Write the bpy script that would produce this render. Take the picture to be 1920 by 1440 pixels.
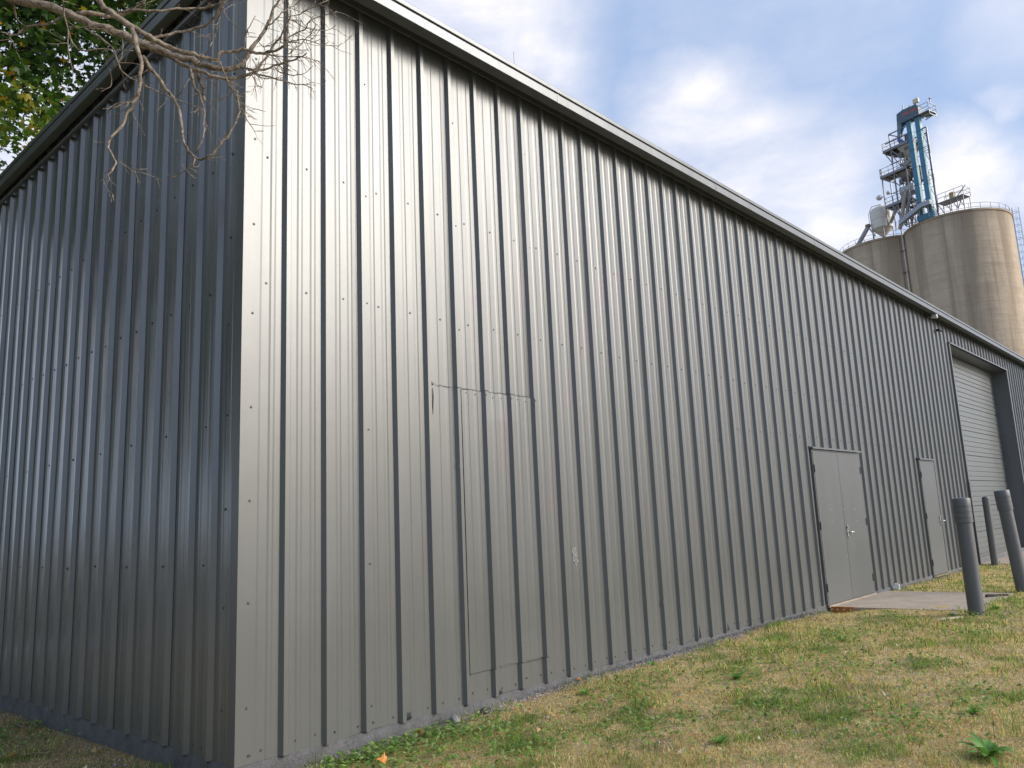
import bpy, bmesh, math, random
import numpy as np
from mathutils import Vector, Matrix
S = bpy.context.scene
for o in list(bpy.data.objects): bpy.data.objects.remove(o)
random.seed(7); RNG = np.random.default_rng(11)
R = math.radians

# ------------------------------------------------------------------ camera
cam_d = bpy.data.cameras.new('camera'); cam = bpy.data.objects.new('camera', cam_d)
S.collection.objects.link(cam)
right = Vector((0.66018089, -0.74937565, -0.05096402))
up = Vector((-0.09823438, -0.15341266, 0.98326729))
fwd = Vector((0.74465509, 0.64412785, 0.17489456))
m = Matrix((right, up, -fwd)).transposed().to_4x4()
m.translation = Vector((-2.4553, -4.6837, 1.3089))
cam.matrix_world = m
cam_d.sensor_width = 36; cam_d.lens = 36*1484.83/1920
cam_d.shift_x = (960-1025.98)/1920; cam_d.shift_y = (717.5-720)/1920
cam_d.clip_start = 0.05; cam_d.clip_end = 6000
S.camera = cam

# ------------------------------------------------------------------ sun, sky, exposure
SUN_AZ, SUN_EL = -58.0, 26.0
sd = bpy.data.lights.new('sun', 'SUN'); sd.energy = 2.3; sd.angle = R(24); sd.color = (1.0, .925, .83)
sun = bpy.data.objects.new('sun', sd); S.collection.objects.link(sun)
sdir = Vector((math.cos(R(SUN_AZ))*math.cos(R(SUN_EL)), math.sin(R(SUN_AZ))*math.cos(R(SUN_EL)), math.sin(R(SUN_EL))))
sun.rotation_euler = sdir.to_track_quat('Z', 'Y').to_euler()
sun.location = (10, -20, 12)
S.view_settings.view_transform = 'Standard'; S.view_settings.look = 'None'
S.view_settings.exposure = 0.46; S.view_settings.gamma = 1.0
S.view_settings.use_curve_mapping = False

W = bpy.data.worlds.new('World'); S.world = W; W.use_nodes = True
nt = W.node_tree; nt.nodes.clear()
class G:                                   # tiny node-graph helper
    def __init__(s, nt): s.nt = nt
    def n(s, t, **k):
        x = s.nt.nodes.new(t)
        for a, b in k.items():
            if a.startswith('i_'): x.inputs[a[2:].replace('_', ' ')].default_value = b
            else: setattr(x, a, b)
        return x
    def l(s, a, b): s.nt.links.new(a, b)
    def math(s, op, a, b=None, c=None, clamp=False):
        x = s.nt.nodes.new('ShaderNodeMath'); x.operation = op; x.use_clamp = clamp
        for i, v in enumerate((a, b, c)):
            if v is None: continue
            if isinstance(v, (int, float)): x.inputs[i].default_value = v
            else: s.l(v, x.inputs[i])
        return x.outputs[0]
    def mix(s, f, a, b, bt='MIX'):
        x = s.nt.nodes.new('ShaderNodeMix'); x.data_type = 'RGBA'; x.blend_type = bt
        for sock, v in ((x.inputs[0], f), (x.inputs[6], a), (x.inputs[7], b)):
            if isinstance(v, (int, float)): sock.default_value = v
            elif isinstance(v, tuple): sock.default_value = (*v, 1)
            else: s.l(v, sock)
        return x.outputs[2]
    def ramp(s, f, stops, interp='LINEAR'):
        x = s.nt.nodes.new('ShaderNodeValToRGB'); cr = x.color_ramp; cr.interpolation = interp
        while len(cr.elements) < len(stops): cr.elements.new(.5)
        for e, (p, c) in zip(cr.elements, stops):
            e.position = p; e.color = (c, c, c, 1) if isinstance(c, (int, float)) else (*c, 1)
        s.l(f, x.inputs[0]); return x.outputs[0]
    def noise(s, vec, scale, detail=4, rough=.55, dist=0):
        x = s.nt.nodes.new('ShaderNodeTexNoise'); x.inputs['Scale'].default_value = scale
        x.inputs['Detail'].default_value = detail; x.inputs['Roughness'].default_value = rough
        x.inputs['Distortion'].default_value = dist
        if vec is not None: s.l(vec, x.inputs['Vector'])
        return x.outputs[0]
    def mapping(s, vec, scale=(1, 1, 1), loc=(0, 0, 0), rot=(0, 0, 0)):
        x = s.nt.nodes.new('ShaderNodeMapping'); s.l(vec, x.inputs[0])
        x.inputs['Scale'].default_value = scale; x.inputs['Location'].default_value = loc
        x.inputs['Rotation'].default_value = rot
        return x.outputs[0]

g = G(nt)
sky = g.n('ShaderNodeTexSky', sky_type='NISHITA', sun_disc=False, sun_elevation=R(SUN_EL),
          sun_rotation=R(90-SUN_AZ), air_density=1.0, dust_density=1.6, ozone_density=1.0)
tc = g.n('ShaderNodeTexCoord')
vec = tc.outputs['Generated']
warp = g.n('ShaderNodeTexNoise'); warp.inputs['Scale'].default_value = 5.0; warp.inputs['Detail'].default_value = 7
warp.inputs['Roughness'].default_value = .6
g.l(vec, warp.inputs['Vector'])
w2 = g.n('ShaderNodeVectorMath', operation='MULTIPLY_ADD')
g.l(warp.outputs['Color'], w2.inputs[0]); w2.inputs[1].default_value = (.11, .11, .11)
sb = g.n('ShaderNodeVectorMath', operation='SUBTRACT'); g.l(vec, sb.inputs[0]); sb.inputs[1].default_value = (.055, .055, .055)
g.l(sb.outputs[0], w2.inputs[2])
wv = w2.outputs[0]
# large cloud banks, each a soft patch of sky round one direction (radius in radians), broken by noise
banks = [((.592, .600, .540), .17, 1.0), ((.665, .55, .50), .10, .85), ((.776, .423, .462), .085, .9), ((.80, .40, .43), .12, .8), ((.854, .345, .385), .13, .75),
         ((.892, .319, .315), .075, .9), ((.832, .406, .375), .07, .8), ((.924, .180, .338), .075, 1.0), ((.905, .128, .404), .03, .55), ((.93, .30, .27), .06, .5),
         ((.94, .10, .30), .09, .7), ((.88, .07, .47), .10, .45), ((.3, .85, .42), .25, .8), ((.1, -.9, .35), .35, .6), ((-.6, .6, .5), .3, .8),
         ((-.8, -.4, .4), .35, .6), ((.6, -.2, .75), .3, .7), ((-.1, .1, .98), .3, .6), ((-.3, .9, .25), .25, .7), ((.9, -.4, .2), .25, .7)]
tot = None
for d, rad, amp in banks:
    dv = Vector(d).normalized()
    dn = g.n('ShaderNodeVectorMath', operation='DISTANCE'); g.l(wv, dn.inputs[0]); dn.inputs[1].default_value = dv
    mr = g.n('ShaderNodeMapRange', interpolation_type='SMOOTHSTEP')
    g.l(dn.outputs['Value'], mr.inputs[0])
    mr.inputs[1].default_value = rad*1.25; mr.inputs[2].default_value = rad*.25
    mr.inputs[3].default_value = 0; mr.inputs[4].default_value = amp
    tot = mr.outputs[0] if tot is None else g.math('MAXIMUM', tot, mr.outputs[0])
fine = g.noise(g.mapping(vec, (1, 1, 2.0)), 7.5, 8, .56, .4)
veil = g.noise(g.mapping(vec, (1, 1, 1.6)), 2.6, 6, .6)
cl = g.math('MULTIPLY', tot, g.ramp(fine, [(.30, .45), (.62, 1.0)]))
cl = g.math('MAXIMUM', cl, g.math('MULTIPLY', g.ramp(veil, [(.44, 0.0), (.78, .62)]), .7), clamp=True)
skyc = g.mix(1.0, sky.outputs[0], (.105, .105, .105), 'MULTIPLY')
skyc = g.mix(.68, skyc, (.36, .49, .75))                                  # high thin haze lightens the blue
shade = g.noise(g.mapping(vec, (1, 1, 2.2)), 6.0, 6, .6)
cloudc = g.mix(g.ramp(shade, [(.38, 0.0), (.62, 1.0)]), (.70, .70, .77), (.92, .875, .86))
fin = g.mix(cl, skyc, cloudc)
# warm glow of the low sun behind thin cloud
gd = g.n('ShaderNodeVectorMath', operation='DOT_PRODUCT'); g.l(vec, gd.inputs[0]); gd.inputs[1].default_value = sdir
glow = g.math('POWER', g.math('MAXIMUM', gd.outputs['Value'], 0.0), 7)
fin = g.mix(1.0, fin, g.mix(g.math('MULTIPLY', glow, 1.0, clamp=True), (0, 0, 0), (.85, .82, .80)), 'ADD')
low_dir = Vector((math.cos(R(SUN_AZ))*math.cos(R(9)), math.sin(R(SUN_AZ))*math.cos(R(9)), math.sin(R(9))))
gl = g.n('ShaderNodeVectorMath', operation='DOT_PRODUCT'); g.l(vec, gl.inputs[0]); gl.inputs[1].default_value = low_dir
warm = g.math('POWER', g.math('MAXIMUM', gl.outputs['Value'], 0.0), 22)
fin = g.mix(1.0, fin, g.mix(g.math('MULTIPLY', warm, 1.0, clamp=True), (0, 0, 0), (1.5, 1.0, .60)), 'ADD')
bg = g.n('ShaderNodeBackground'); g.l(fin, bg.inputs[0]); bg.inputs[1].default_value = .98
g.l(bg.outputs[0], g.n('ShaderNodeOutputWorld').inputs[0])

# ------------------------------------------------------------------ helpers
COL = S.collection
def link(name, me, parent=None, label=None, cat=None, group=None, kind=None):
    o = bpy.data.objects.new(name, me); COL.objects.link(o)
    if parent is not None: o.parent = parent
    if label: o['label'] = label
    if cat: o['category'] = cat
    if group: o['group'] = group
    if kind: o['kind'] = kind
    return o
def thing(name, label, cat, loc=(0, 0, 0), rz=0, group=None):
    o = link(name, None, None, label, cat, group); o.location = loc; o.rotation_euler = (0, 0, rz); return o
class MB:
    def __init__(s): s.v = []; s.f = []
    def add(s, vs, fs):
        n = len(s.v); s.v += [tuple(v) for v in vs]; s.f += [tuple(i+n for i in f) for f in fs]
    def box(s, x0, x1, y0, y1, z0, z1):
        s.add([(x, y, z) for x in (x0, x1) for y in (y0, y1) for z in (z0, z1)],
              [(0, 1, 3, 2), (4, 6, 7, 5), (0, 4, 5, 1), (2, 3, 7, 6), (0, 2, 6, 4), (1, 5, 7, 3)])
    def tube(s, pts, rad, n=8, cap=True):
        pts = [Vector(p) for p in pts]
        if isinstance(rad, (int, float)): rad = [rad]*len(pts)
        t = (pts[1]-pts[0]).normalized()
        u = t.orthogonal().normalized(); rings = []; base = len(s.v)
        for i, p in enumerate(pts):
            if 0 < i < len(pts)-1: t = (pts[i+1]-pts[i-1]).normalized()
            elif i: t = (pts[i]-pts[i-1]).normalized()
            u = (u - t*u.dot(t))
            u = u.normalized() if u.length > 1e-6 else t.orthogonal().normalized()
            w = t.cross(u)
            for k in range(n):
                a = 2*math.pi*k/n
                s.v.append(tuple(p + (u*math.cos(a)+w*math.sin(a))*rad[i]))
        for i in range(len(pts)-1):
            for k in range(n):
                a = base+i*n+k; b = base+i*n+(k+1) % n
                s.f.append((a, b, b+n, a+n))
        if cap:
            s.f.append(tuple(base+k for k in range(n))[::-1]); s.f.append(tuple(base+(len(pts)-1)*n+k for k in range(n)))
    def bar(s, p, q, w=.05, h=None, n=4): s.tube([p, q], w*.7071, n)
    def lathe(s, prof, n=32, c=(0, 0, 0), capb=True, capt=True):
        base = len(s.v)
        for r, z in prof:
            for k in range(n):
                a = 2*math.pi*k/n; s.v.append((c[0]+r*math.cos(a), c[1]+r*math.sin(a), c[2]+z))
        for i in range(len(prof)-1):
            for k in range(n):
                a = base+i*n+k; b = base+i*n+(k+1) % n; s.f.append((a, b, b+n, a+n))
        if capb: s.f.append(tuple(base+k for k in range(n))[::-1])
        if capt: s.f.append(tuple(base+(len(prof)-1)*n+k for k in range(n)))
    def mesh(s, name, mat, smooth=False, angle=None):
        me = bpy.data.meshes.new(name); me.from_pydata(s.v, [], s.f); me.update()
        if mat: me.materials.append(mat)
        if smooth:
            me.polygons.foreach_set('use_smooth', [True]*len(me.polygons))
            if angle: me.set_sharp_from_angle(angle=R(angle))
        return me
    def build(s, name, mat, parent=None, smooth=False, angle=None, **k):
        return link(name, s.mesh(name, mat, smooth, angle), parent, **k)
def bevel(o, w=.004, seg=2):
    b = o.modifiers.new('bevel', 'BEVEL'); b.width = w; b.segments = seg; b.limit_method = 'ANGLE'; b.angle_limit = R(40); return o

def new_mat(name):
    mt = bpy.data.materials.new(name); mt.use_nodes = True
    g = G(mt.node_tree); p = mt.node_tree.nodes['Principled BSDF']
    return mt, g, p
def bump(g, p, h, strength, dist=.01):
    b = g.n('ShaderNodeBump'); b.inputs['Strength'].default_value = strength; b.inputs['Distance'].default_value = dist
    g.l(h, b.inputs['Height']); g.l(b.outputs[0], p.inputs['Normal']); return b
def simple(name, col, rough=.6, metal=0.0, var=.15, scale=8, spec=.5, bmp=0.0, bscale=60):
    mt, g, p = new_mat(name)
    ob = g.n('ShaderNodeTexCoord').outputs['Object']
    nz = g.noise(ob, scale, 5, .6)
    c0 = tuple(c*(1-var) for c in col); c1 = tuple(min(1, c*(1+var)) for c in col)
    g.l(g.mix(g.ramp(nz, [(.3, 0.0), (.7, 1.0)]), c0, c1), p.inputs['Base Color'])
    g.l(g.ramp(nz, [(.3, rough*.85), (.7, min(1, rough*1.15))]), p.inputs['Roughness'])
    p.inputs['Metallic'].default_value = metal; p.inputs['Specular IOR Level'].default_value = spec
    if bmp: bump(g, p, g.noise(ob, bscale, 4, .6), bmp, .005)
    return mt

# ------------------------------------------------------------------ materials
def painted_metal(name, col, rough=.33, metal=.35, along=(5, 5, .7), bs=.5, coat=.0, cr=.33):
    mt, g, p = new_mat(name)
    ge = g.n('ShaderNodeNewGeometry').outputs['Position']
    dirt = g.noise(g.mapping(ge, (5, 5, .5)), 1.0, 6, .6)
    speck = g.noise(ge, 34, 3, .5)
    low = g.n('ShaderNodeSeparateXYZ'); g.l(ge, low.inputs[0])
    dust = g.ramp(g.math('ADD', low.outputs[2], g.math('MULTIPLY', dirt, .6)), [(.15, .55), (.9, 0.0)])
    c = g.mix(g.ramp(dirt, [(.35, 0.0), (.7, 1.0)]), tuple(x*.94 for x in col), tuple(x*1.06 for x in col))
    c = g.mix(g.ramp(speck, [(.70, 0.0), (.78, .35)]), c, tuple(x*1.5 for x in col))
    c = g.mix(g.math('MULTIPLY', dust, .45), c, (.155, .15, .14))
    g.l(c, p.inputs['Base Color'])
    p.inputs['Metallic'].default_value = metal; p.inputs['Specular IOR Level'].default_value = .8; p.inputs['Coat Weight'].default_value = coat; p.inputs['Coat Roughness'].default_value = cr
    g.l(g.math('ADD', g.math('MULTIPLY', dirt, .12), g.math('ADD', rough-.06, g.math('MULTIPLY', dust, .25))), p.inputs['Roughness'])
    can = g.noise(g.mapping(ge, along), 1.0, 2, .45)
    can2 = g.noise(ge, 5, 3, .5)
    bump(g, p, g.math('ADD', can, g.math('MULTIPLY', can2, .25)), bs, .02)
    return mt
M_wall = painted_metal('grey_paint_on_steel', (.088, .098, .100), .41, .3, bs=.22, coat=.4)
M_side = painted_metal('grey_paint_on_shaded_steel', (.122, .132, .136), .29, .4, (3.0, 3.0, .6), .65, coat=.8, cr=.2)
M_trim = painted_metal('grey_paint_on_trim', (.138, .150, .157), .38, .4, (3, 3, 3), .2)
M_door = painted_metal('grey_paint_on_door', (.091, .102, .103), .45, .12, (2, 2, 1.2), .25)
M_ohd = painted_metal('grey_paint_on_overhead_door', (.14, .155, .155), .40, .2, (1, 1, 4), .12)
M_dark = simple('dark_gap', (.02, .02, .022), .8)
M_screw = simple('painted_screw_head', (.10, .105, .11), .45, .4)
M_black = simple('black_hinge', (.025, .025, .03), .5, .3)
M_chrome = simple('satin_chrome', (.75, .74, .72), .22, .95)
M_boll = painted_metal('grey_paint_on_pipe', (.095, .105, .112), .5, .05, (3, 3, 2), .2)
def worn(mt, col, thr=.66):
    g = G(mt.node_tree); p = mt.node_tree.nodes['Principled BSDF']; ge = g.n('ShaderNodeNewGeometry').outputs['Position']
    src = p.inputs['Base Color'].links[0].from_socket
    a = g.noise(g.mapping(ge, (14, 14, 5)), 1.0, 7, .7); c = g.mix(g.ramp(a, [(thr, 0.0), (thr+.02, 1.0)]), src, col); g.l(c, p.inputs['Base Color'])
worn(M_boll, (.06, .055, .05)); worn(M_boll, (.22, .10, .05), .71)
def concrete(name, ca, cb, dark, sc=1.0, bs=.4, crack=True):
    mt, g, p = new_mat(name)
    ge = g.n('ShaderNodeNewGeometry').outputs['Position']
    a = g.noise(ge, 3*sc, 8, .65); b = g.noise(ge, 22*sc, 6, .7); f = g.noise(ge, 160*sc, 3, .6)
    c = g.mix(g.ramp(a, [(.35, 0.0), (.65, 1.0)]), ca, cb)
    c = g.mix(g.ramp(b, [(.58, 0.0), (.75, .5)]), c, dark)
    v = g.n('ShaderNodeTexVoronoi', feature='DISTANCE_TO_EDGE'); v.inputs['Scale'].default_value = 2.2*sc
    g.l(g.mapping(ge, (1, 1, 1)), v.inputs['Vector'])
    if crack: c = g.mix(g.math('MULTIPLY', g.ramp(v.outputs[0], [(.0, 1.0), (.012, 0.0)]), g.ramp(b, [(.5, 0.0), (.55, .5)])), c, dark)
    g.l(c, p.inputs['Base Color']); p.inputs['Roughness'].default_value = .85
    p.inputs['Specular IOR Level'].default_value = .3
    bump(g, p, g.math('ADD', b, g.math('MULTIPLY', f, .35)), bs, .012)
    return mt
M_found = concrete('painted_rough_foundation', (.14, .142, .145), (.21, .212, .215), (.03, .03, .03), 2.6, 1.6)
M_slab = concrete('weathered_concrete_slab', (.34, .285, .225), (.43, .37, .30), (.17, .14, .11), 1.0, .35)

# ground height (gentle undulation, a little lower beside the near corner)
def gh(x, y):
    x = np.asarray(x, float); y = np.asarray(y, float)
    z = -.052 - .058*np.exp(-((np.clip(x, 0, None))/2.3)**2) - .03*np.clip(y/4, 0, 1)*(x < 1)
    z = z + .012*np.sin(x*1.7+y*.9)*np.sin(y*1.3-x*.4+1) + .006*np.sin(x*4.1+2)*np.sin(y*3.7)
    z = z - .02*np.exp(-((x-14)/2.5)**2) - .065*np.exp(-((x-8.6)/.30)**2-((y+.22)/.28)**2)
    return z
def vnoise(x, y, seed=0):                  # smooth value noise for colour patches
    x = np.asarray(x, float); y = np.asarray(y, float)
    xi = np.floor(x).astype(np.int64); yi = np.floor(y).astype(np.int64); fx = x-xi; fy = y-yi
    fx = fx*fx*(3-2*fx); fy = fy*fy*(3-2*fy)
    def h(i, j):
        n = (i*374761393 + j*668265263 + seed*1274126177) & 0x7fffffff
        n = ((n ^ (n >> 13))*1274126177) & 0x7fffffff
        return ((n ^ (n >> 16)) & 0xffff)/65535.0
    return (h(xi, yi)*(1-fx)+h(xi+1, yi)*fx)*(1-fy)+(h(xi, yi+1)*(1-fx)+h(xi+1, yi+1)*fx)*fy
def fbm(x, y, s=0, o=4):
    t = 0; a = .5; n = 0
    for k in range(o): t = t+a*vnoise(x*2**k, y*2**k, s+k*17); n += a; a *= .55
    return t/n

# ------------------------------------------------------------------ ground
def tanness(x, y):                          # 0 = green, 1 = dry tan
    t = fbm(x*2.0+3, y*2.3+7, 1, 5)
    t2 = fbm(x*5.1, y*5.7, 5, 3)
    return np.clip((t*.55+t2*.45-.40)*5.2+.48, 0, 1)
def bare(x, y):                             # worn soil and fine gravel
    t = fbm(x*1.6+21, y*1.8+4, 9, 4)
    b = np.clip((t-.66)*7, 0, 1)*.8
    wall = np.where(x > 0, np.exp(-(np.clip(-y, 0, 9)/.16)**2), 0)
    left = (x < .3)*(y > -.3)*np.exp(-(np.abs(-x-.25)/.55)**2)
    return np.clip(b+wall*.75+left*.6, 0, 1)
def ground_colors(x, y):
    t = tanness(x, y)[:, None]; b = bare(x, y)[:, None]; s = fbm(x*9, y*9, 33, 3)[:, None]
    green = np.array([.22, .26, .085]); tan = np.array([.60, .48, .29]); soil = np.array([.25, .18, .12])
    c = green*(1-t)+tan*t
    c = c*(1-b)+soil*b
    return c*(.75+.5*s)
def grid_mesh(name, xs, ys, mat, colors=True, drop=0):
    X, Y = np.meshgrid(xs, ys, indexing='ij'); x = X.ravel(); y = Y.ravel()
    z = gh(x, y)-drop
    z = z + .010*(fbm(x*7, y*7, 3, 3)-.5)
    nx, ny = len(xs), len(ys)
    i = np.arange((nx-1))[:, None]*ny+np.arange(ny-1)[None]
    q = np.stack([i, i+ny, i+ny+1, i+1], -1).reshape(-1, 4)
    me = bpy.data.meshes.new(name); me.from_pydata(np.stack([x, y, z], 1).tolist(), [], q.tolist()); me.update()
    if colors:
        ca = me.color_attributes.new('tint', 'FLOAT_COLOR', 'POINT')
        c = np.concatenate([ground_colors(x, y), np.ones((len(x), 1))], 1).astype(np.float32)
        ca.data.foreach_set('color', c.ravel())
    me.materials.append(mat); me.polygons.foreach_set('use_smooth', [True]*len(me.polygons)); return me
def ground_mat():
    mt, g, p = new_mat('soil_and_thatch')
    at = g.n('ShaderNodeAttribute', attribute_name='tint').outputs[0]
    ge = g.n('ShaderNodeNewGeometry').outputs['Position']
    a = g.noise(ge, 60, 6, .7); b = g.noise(ge, 420, 3, .6); d = g.noise(g.mapping(ge, (1, 1, 1)), 11, 5, .6)
    c = g.mix(g.ramp(a, [(.25, 0.0), (.75, 1.0)]), (.45, .45, .45), (1.5, 1.45, 1.35))
    c = g.mix(1.0, at, c, 'MULTIPLY')
    c = g.mix(g.ramp(b, [(.62, 0.0), (.72, .7)]), c, (.42, .37, .31))
    g.l(c, p.inputs['Base Color']); p.inputs['Roughness'].default_value = .95; p.inputs['Specular IOR Level'].default_value = .15
    bump(g, p, g.math('ADD', a, g.math('MULTIPLY', b, .5)), .9, .02); return mt
M_ground = ground_mat()
far = concrete('far_ground', (.12, .12, .05), (.24, .19, .10), (.1, .09, .05), .2, .3, False)
me = grid_mesh('ground', np.arange(-7, 27.01, .09), np.arange(-9, 9.01, .09), M_ground)
link('ground', me, kind='structure')
fm = MB()
for (a, b_, c_, d_) in ((-1500, -7, -1500, 1500), (27, 1500, -1500, 1500), (-7, 27, -1500, -9), (-7, 27, 9, 1500)):
    fm.add([(a, c_, -.075), (b_, c_, -.075), (b_, d_, -.075), (a, d_, -.075)], [(0, 1, 2, 3)])
fm.build('surrounding_ground', far, kind='structure')

# ------------------------------------------------------------------ metal building
WZ = 5.395                                   # panel top
LX, LY = 31.0, 14.0
bld = thing('metal_building', 'long grey corrugated metal warehouse with low eaves, doors and overhead door', 'building')
RIB0, PITCH = .3105, .3048
OPEN = [(8.652, 10.497, -.2, 2.175), (13.616, 14.556, -.2, 2.148), (17.077, 22.782, -.2, 4.897)]
def profile(a, b, r0):
    pts = set([a, b]); k0 = int((a-r0)/PITCH)-2; k1 = int((b-r0)/PITCH)+2
    for k in range(k0, k1+1):
        c = r0+k*PITCH
        for d in (-.037, -.016, .016, .037): pts.add(round(c+d, 5))
        for mr in (.1016, .2032):
            for d in (-.024, -.010, .010, .024): pts.add(round(c+mr+d, 5))
    pts = sorted(p for p in pts if a-1e-6 <= p <= b+1e-6)
    out = [pts[0]]
    for p in pts[1:]:
        if p-out[-1] > 1e-4: out.append(p)
    return out
def depth(x, r0):
    if x < .06: return 0.0
    t = (x-r0) % PITCH
    if t > PITCH-.04: t -= PITCH
    if abs(t) <= .037: return .032*min(1, (.037-abs(t))/.021)
    for mr in (.1016, .2032):
        if abs(t-mr) <= .024: return .0022*min(1, (.024-abs(t-mr))/.014)
    return 0.0
def corrugated(mb, front, a, b, z0, z1, off=0.0, r0=RIB0, back_after=None, wob=0.0):
    xs = profile(a, b, r0); zs = [z0+(z1-z0)*i/10 for i in range(11)] if z1-z0 > 1.5 else [z0, z1]
    n = len(mb.v); nz = len(zs)
    for x in xs:
        d = depth(x, r0)+off
        if back_after is not None and x > back_after: d -= .0022
        for j, z in enumerate(zs):
            dd = d + (wob*(math.sin(x*9.1+z*2.3)+math.sin(x*3.7-z*1.1+2)) if 0 < j < nz-1 else 0)
            zz = z
            if j == 0 and z0 < .05: zz = z + .006*math.sin(x*7+1)*math.sin(x*2.1)
            mb.v.append((x, -dd, zz) if front else (-dd, x, zz))
    for i in range(len(xs)-1):
        for j in range(nz-1):
            q = (n+i*nz+j, n+(i+1)*nz+j, n+(i+1)*nz+j+1, n+i*nz+j+1)
            mb.f.append(q if front else q[::-1])
def cut(a, b, z0, z1, opens):
    rects = [(a, b, z0, z1)]
    for (ox0, ox1, oz0, oz1) in opens:
        nr = []
        for (x0, x1, q0, q1) in rects:
            if ox1 <= x0 or ox0 >= x1 or oz1 <= q0 or oz0 >= q1: nr.append((x0, x1, q0, q1)); continue
            if x0 < ox0: nr.append((x0, ox0, q0, q1))
            if x1 > ox1: nr.append((ox1, x1, q0, q1))
            if q1 > oz1: nr.append((max(x0, ox0), min(x1, ox1), oz1, q1))
        rects = nr
    return rects
lap0 = RIB0+2*PITCH
edges = [.012]+[lap0+3*PITCH*k-.043 for k in range(0, 36) if lap0+3*PITCH*k < LX]+[LX]
for i in range(len(edges)-1):
    a, b = edges[i], edges[i+1]+(.076 if i < len(edges)-2 else 0)
    mb = MB()
    for r in cut(a, b, 0.0, WZ, OPEN):
        corrugated(mb, True, r[0], r[1], r[2], r[3], off=.0, back_after=edges[i+1]-.001 if i < len(edges)-2 else None, wob=.0007)
    mb.build('wall_panel', M_wall, bld)
edgesY = [.012]+[.3095+2*PITCH+3*PITCH*k-.043 for k in range(0, 15)]+[LY]
for i in range(len(edgesY)-1):
    a, b = edgesY[i], edgesY[i+1]+(.076 if i < len(edgesY)-2 else 0)
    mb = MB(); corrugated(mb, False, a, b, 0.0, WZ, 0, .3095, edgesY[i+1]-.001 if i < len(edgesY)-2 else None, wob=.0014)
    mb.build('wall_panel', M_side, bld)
# repair sheet overlapping three ribs, with its small rivets
mb = MB(); corrugated(mb, True, 1.853, 2.79, .207, 2.412, off=.008, wob=.0015)
xs = profile(1.853, 2.79, RIB0)
for z in (.207, 2.412):
    n = len(mb.v)
    for x in xs:
        d = depth(x, RIB0); mb.v.append((x, -d-.0078, z)); mb.v.append((x, -d+.001, z))
    for i in range(len(xs)-1): mb.f.append((n+2*i, n+2*i+2, n+2*i+3, n+2*i+1))
mb.add([(1.853, -.008, .207), (1.853, .0, .207), (1.853, .0, 2.412), (1.853, -.008, 2.412)], [(0, 1, 2, 3)])
mb.build('repair_panel', M_wall, bld, label='repair sheet riveted over the wall panels, with a cracked top seam')
# cracked, torn seam line above the repair sheet
mb = MB(); x = 1.555; px_ = []
random.seed(5)
while x < 2.73:
    px_.append((x, -depth(x, RIB0)-.008, 2.425+random.uniform(-.004, .004)+(.012 if x < 1.6 else 0))); x += random.uniform(.012, .03)
mb.tube(px_, [random.uniform(.0006, .0024) for _ in px_], 5)
mb.tube([(1.556, -.006, 2.46), (1.565, -.008, 2.44), (1.57, -.006, 2.43), (1.585, -.007, 2.425)], [.008, .006, .007, .002], 6)
mb.tube([(1.58, -.005, 2.40), (1.583, -.006, 2.33), (1.577, -.005, 2.24), (1.579, -.005, 2.19)], [.002, .0035, .0032, .001], 5)
mb.build('sheet_tear', M_dark, bld)
x = 1.86; px_ = []; mb = MB()
while x < 2.80: px_.append((x, -depth(x, RIB0)-.0075, .205+.012*math.sin(x*9)*(x > 2.1)+random.uniform(-.003, .003))); x += random.uniform(.012, .03)
mb.tube(px_, [random.uniform(.0006, .0019) for _ in px_], 5); mb.build('sheet_tear', M_dark, bld)
# scraped patch where paint is missing
def blob(mb, cx, cz, rx, rz, y, n=22, jit=.25, th=.002):
    pts = []
    for k in range(n):
        a = 2*math.pi*k/n; q = 1+random.uniform(-jit, jit)
        pts.append((cx+math.cos(a)*rx*q, cz+math.sin(a)*rz*q))
    base = len(mb.v)
    mb.v += [(px, y, pz) for px, pz in pts]+[(px, y+th, pz) for px, pz in pts]
    mb.f.append(tuple(base+k for k in range(n))[::-1])
    for k in range(n): j = (k+1) % n; mb.f.append((base+k, base+j, base+n+j, base+n+k))
def scrape_mat():
    mt, g, p = new_mat('scraped_paint'); ge = g.n('ShaderNodeNewGeometry').outputs['Position']
    a = g.noise(ge, 130, 4, .7, 1.5)
    g.l(g.ramp(a, [(.43, (.012, .012, .014)), (.48, (.10, .11, .11)), (.54, (.14, .15, .15)), (.58, (.62, .62, .60))]), p.inputs['Base Color'])
    p.inputs['Roughness'].default_value = .6; bump(g, p, a, .8, .01); return mt
M_scrape = scrape_mat()
mb = MB(); blob(mb, 3.215, 1.055, .036, .035, -.0022); blob(mb, 3.222, .985, .038, .055, -.0028, jit=.35)
mb.build('paint_scar', M_scrape, bld)
# screws: purlin rows, panel-lap stitch screws, trim screws
scr = MB(); nr = MB()
def screw(front, x, out, z, r=.0068):
    n = 8; c = Vector((x, -out, z)) if front else Vector((-out, x, z))
    nrm = Vector((0, -1, 0)) if front else Vector((-1, 0, 0)); u = Vector((1, 0, 0)) if front else Vector((0, 1, 0)); w = Vector((0, 0, 1))
    base = len(scr.v)
    for (rr, h) in ((r*1.45, .0), (r*1.4, .002), (r*.85, .0022), (r*.8, .0065)):
        for k in range(n):
            a = 2*math.pi*k/n; scr.v.append(tuple(c+nrm*h+(u*math.cos(a)+w*math.sin(a))*rr))
    for i in range(3):
        for k in range(n):
            a = base+i*n+k; b = base+i*n+(k+1) % n; scr.f.append((a, b, b+n, a+n))
    scr.f.append(tuple(base+3*n+k for k in range(n)))
def inside(x, z): return any(o[0]-.05 < x < o[1]+.05 and z < o[3]+.05 for o in OPEN)
k = 0
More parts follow.
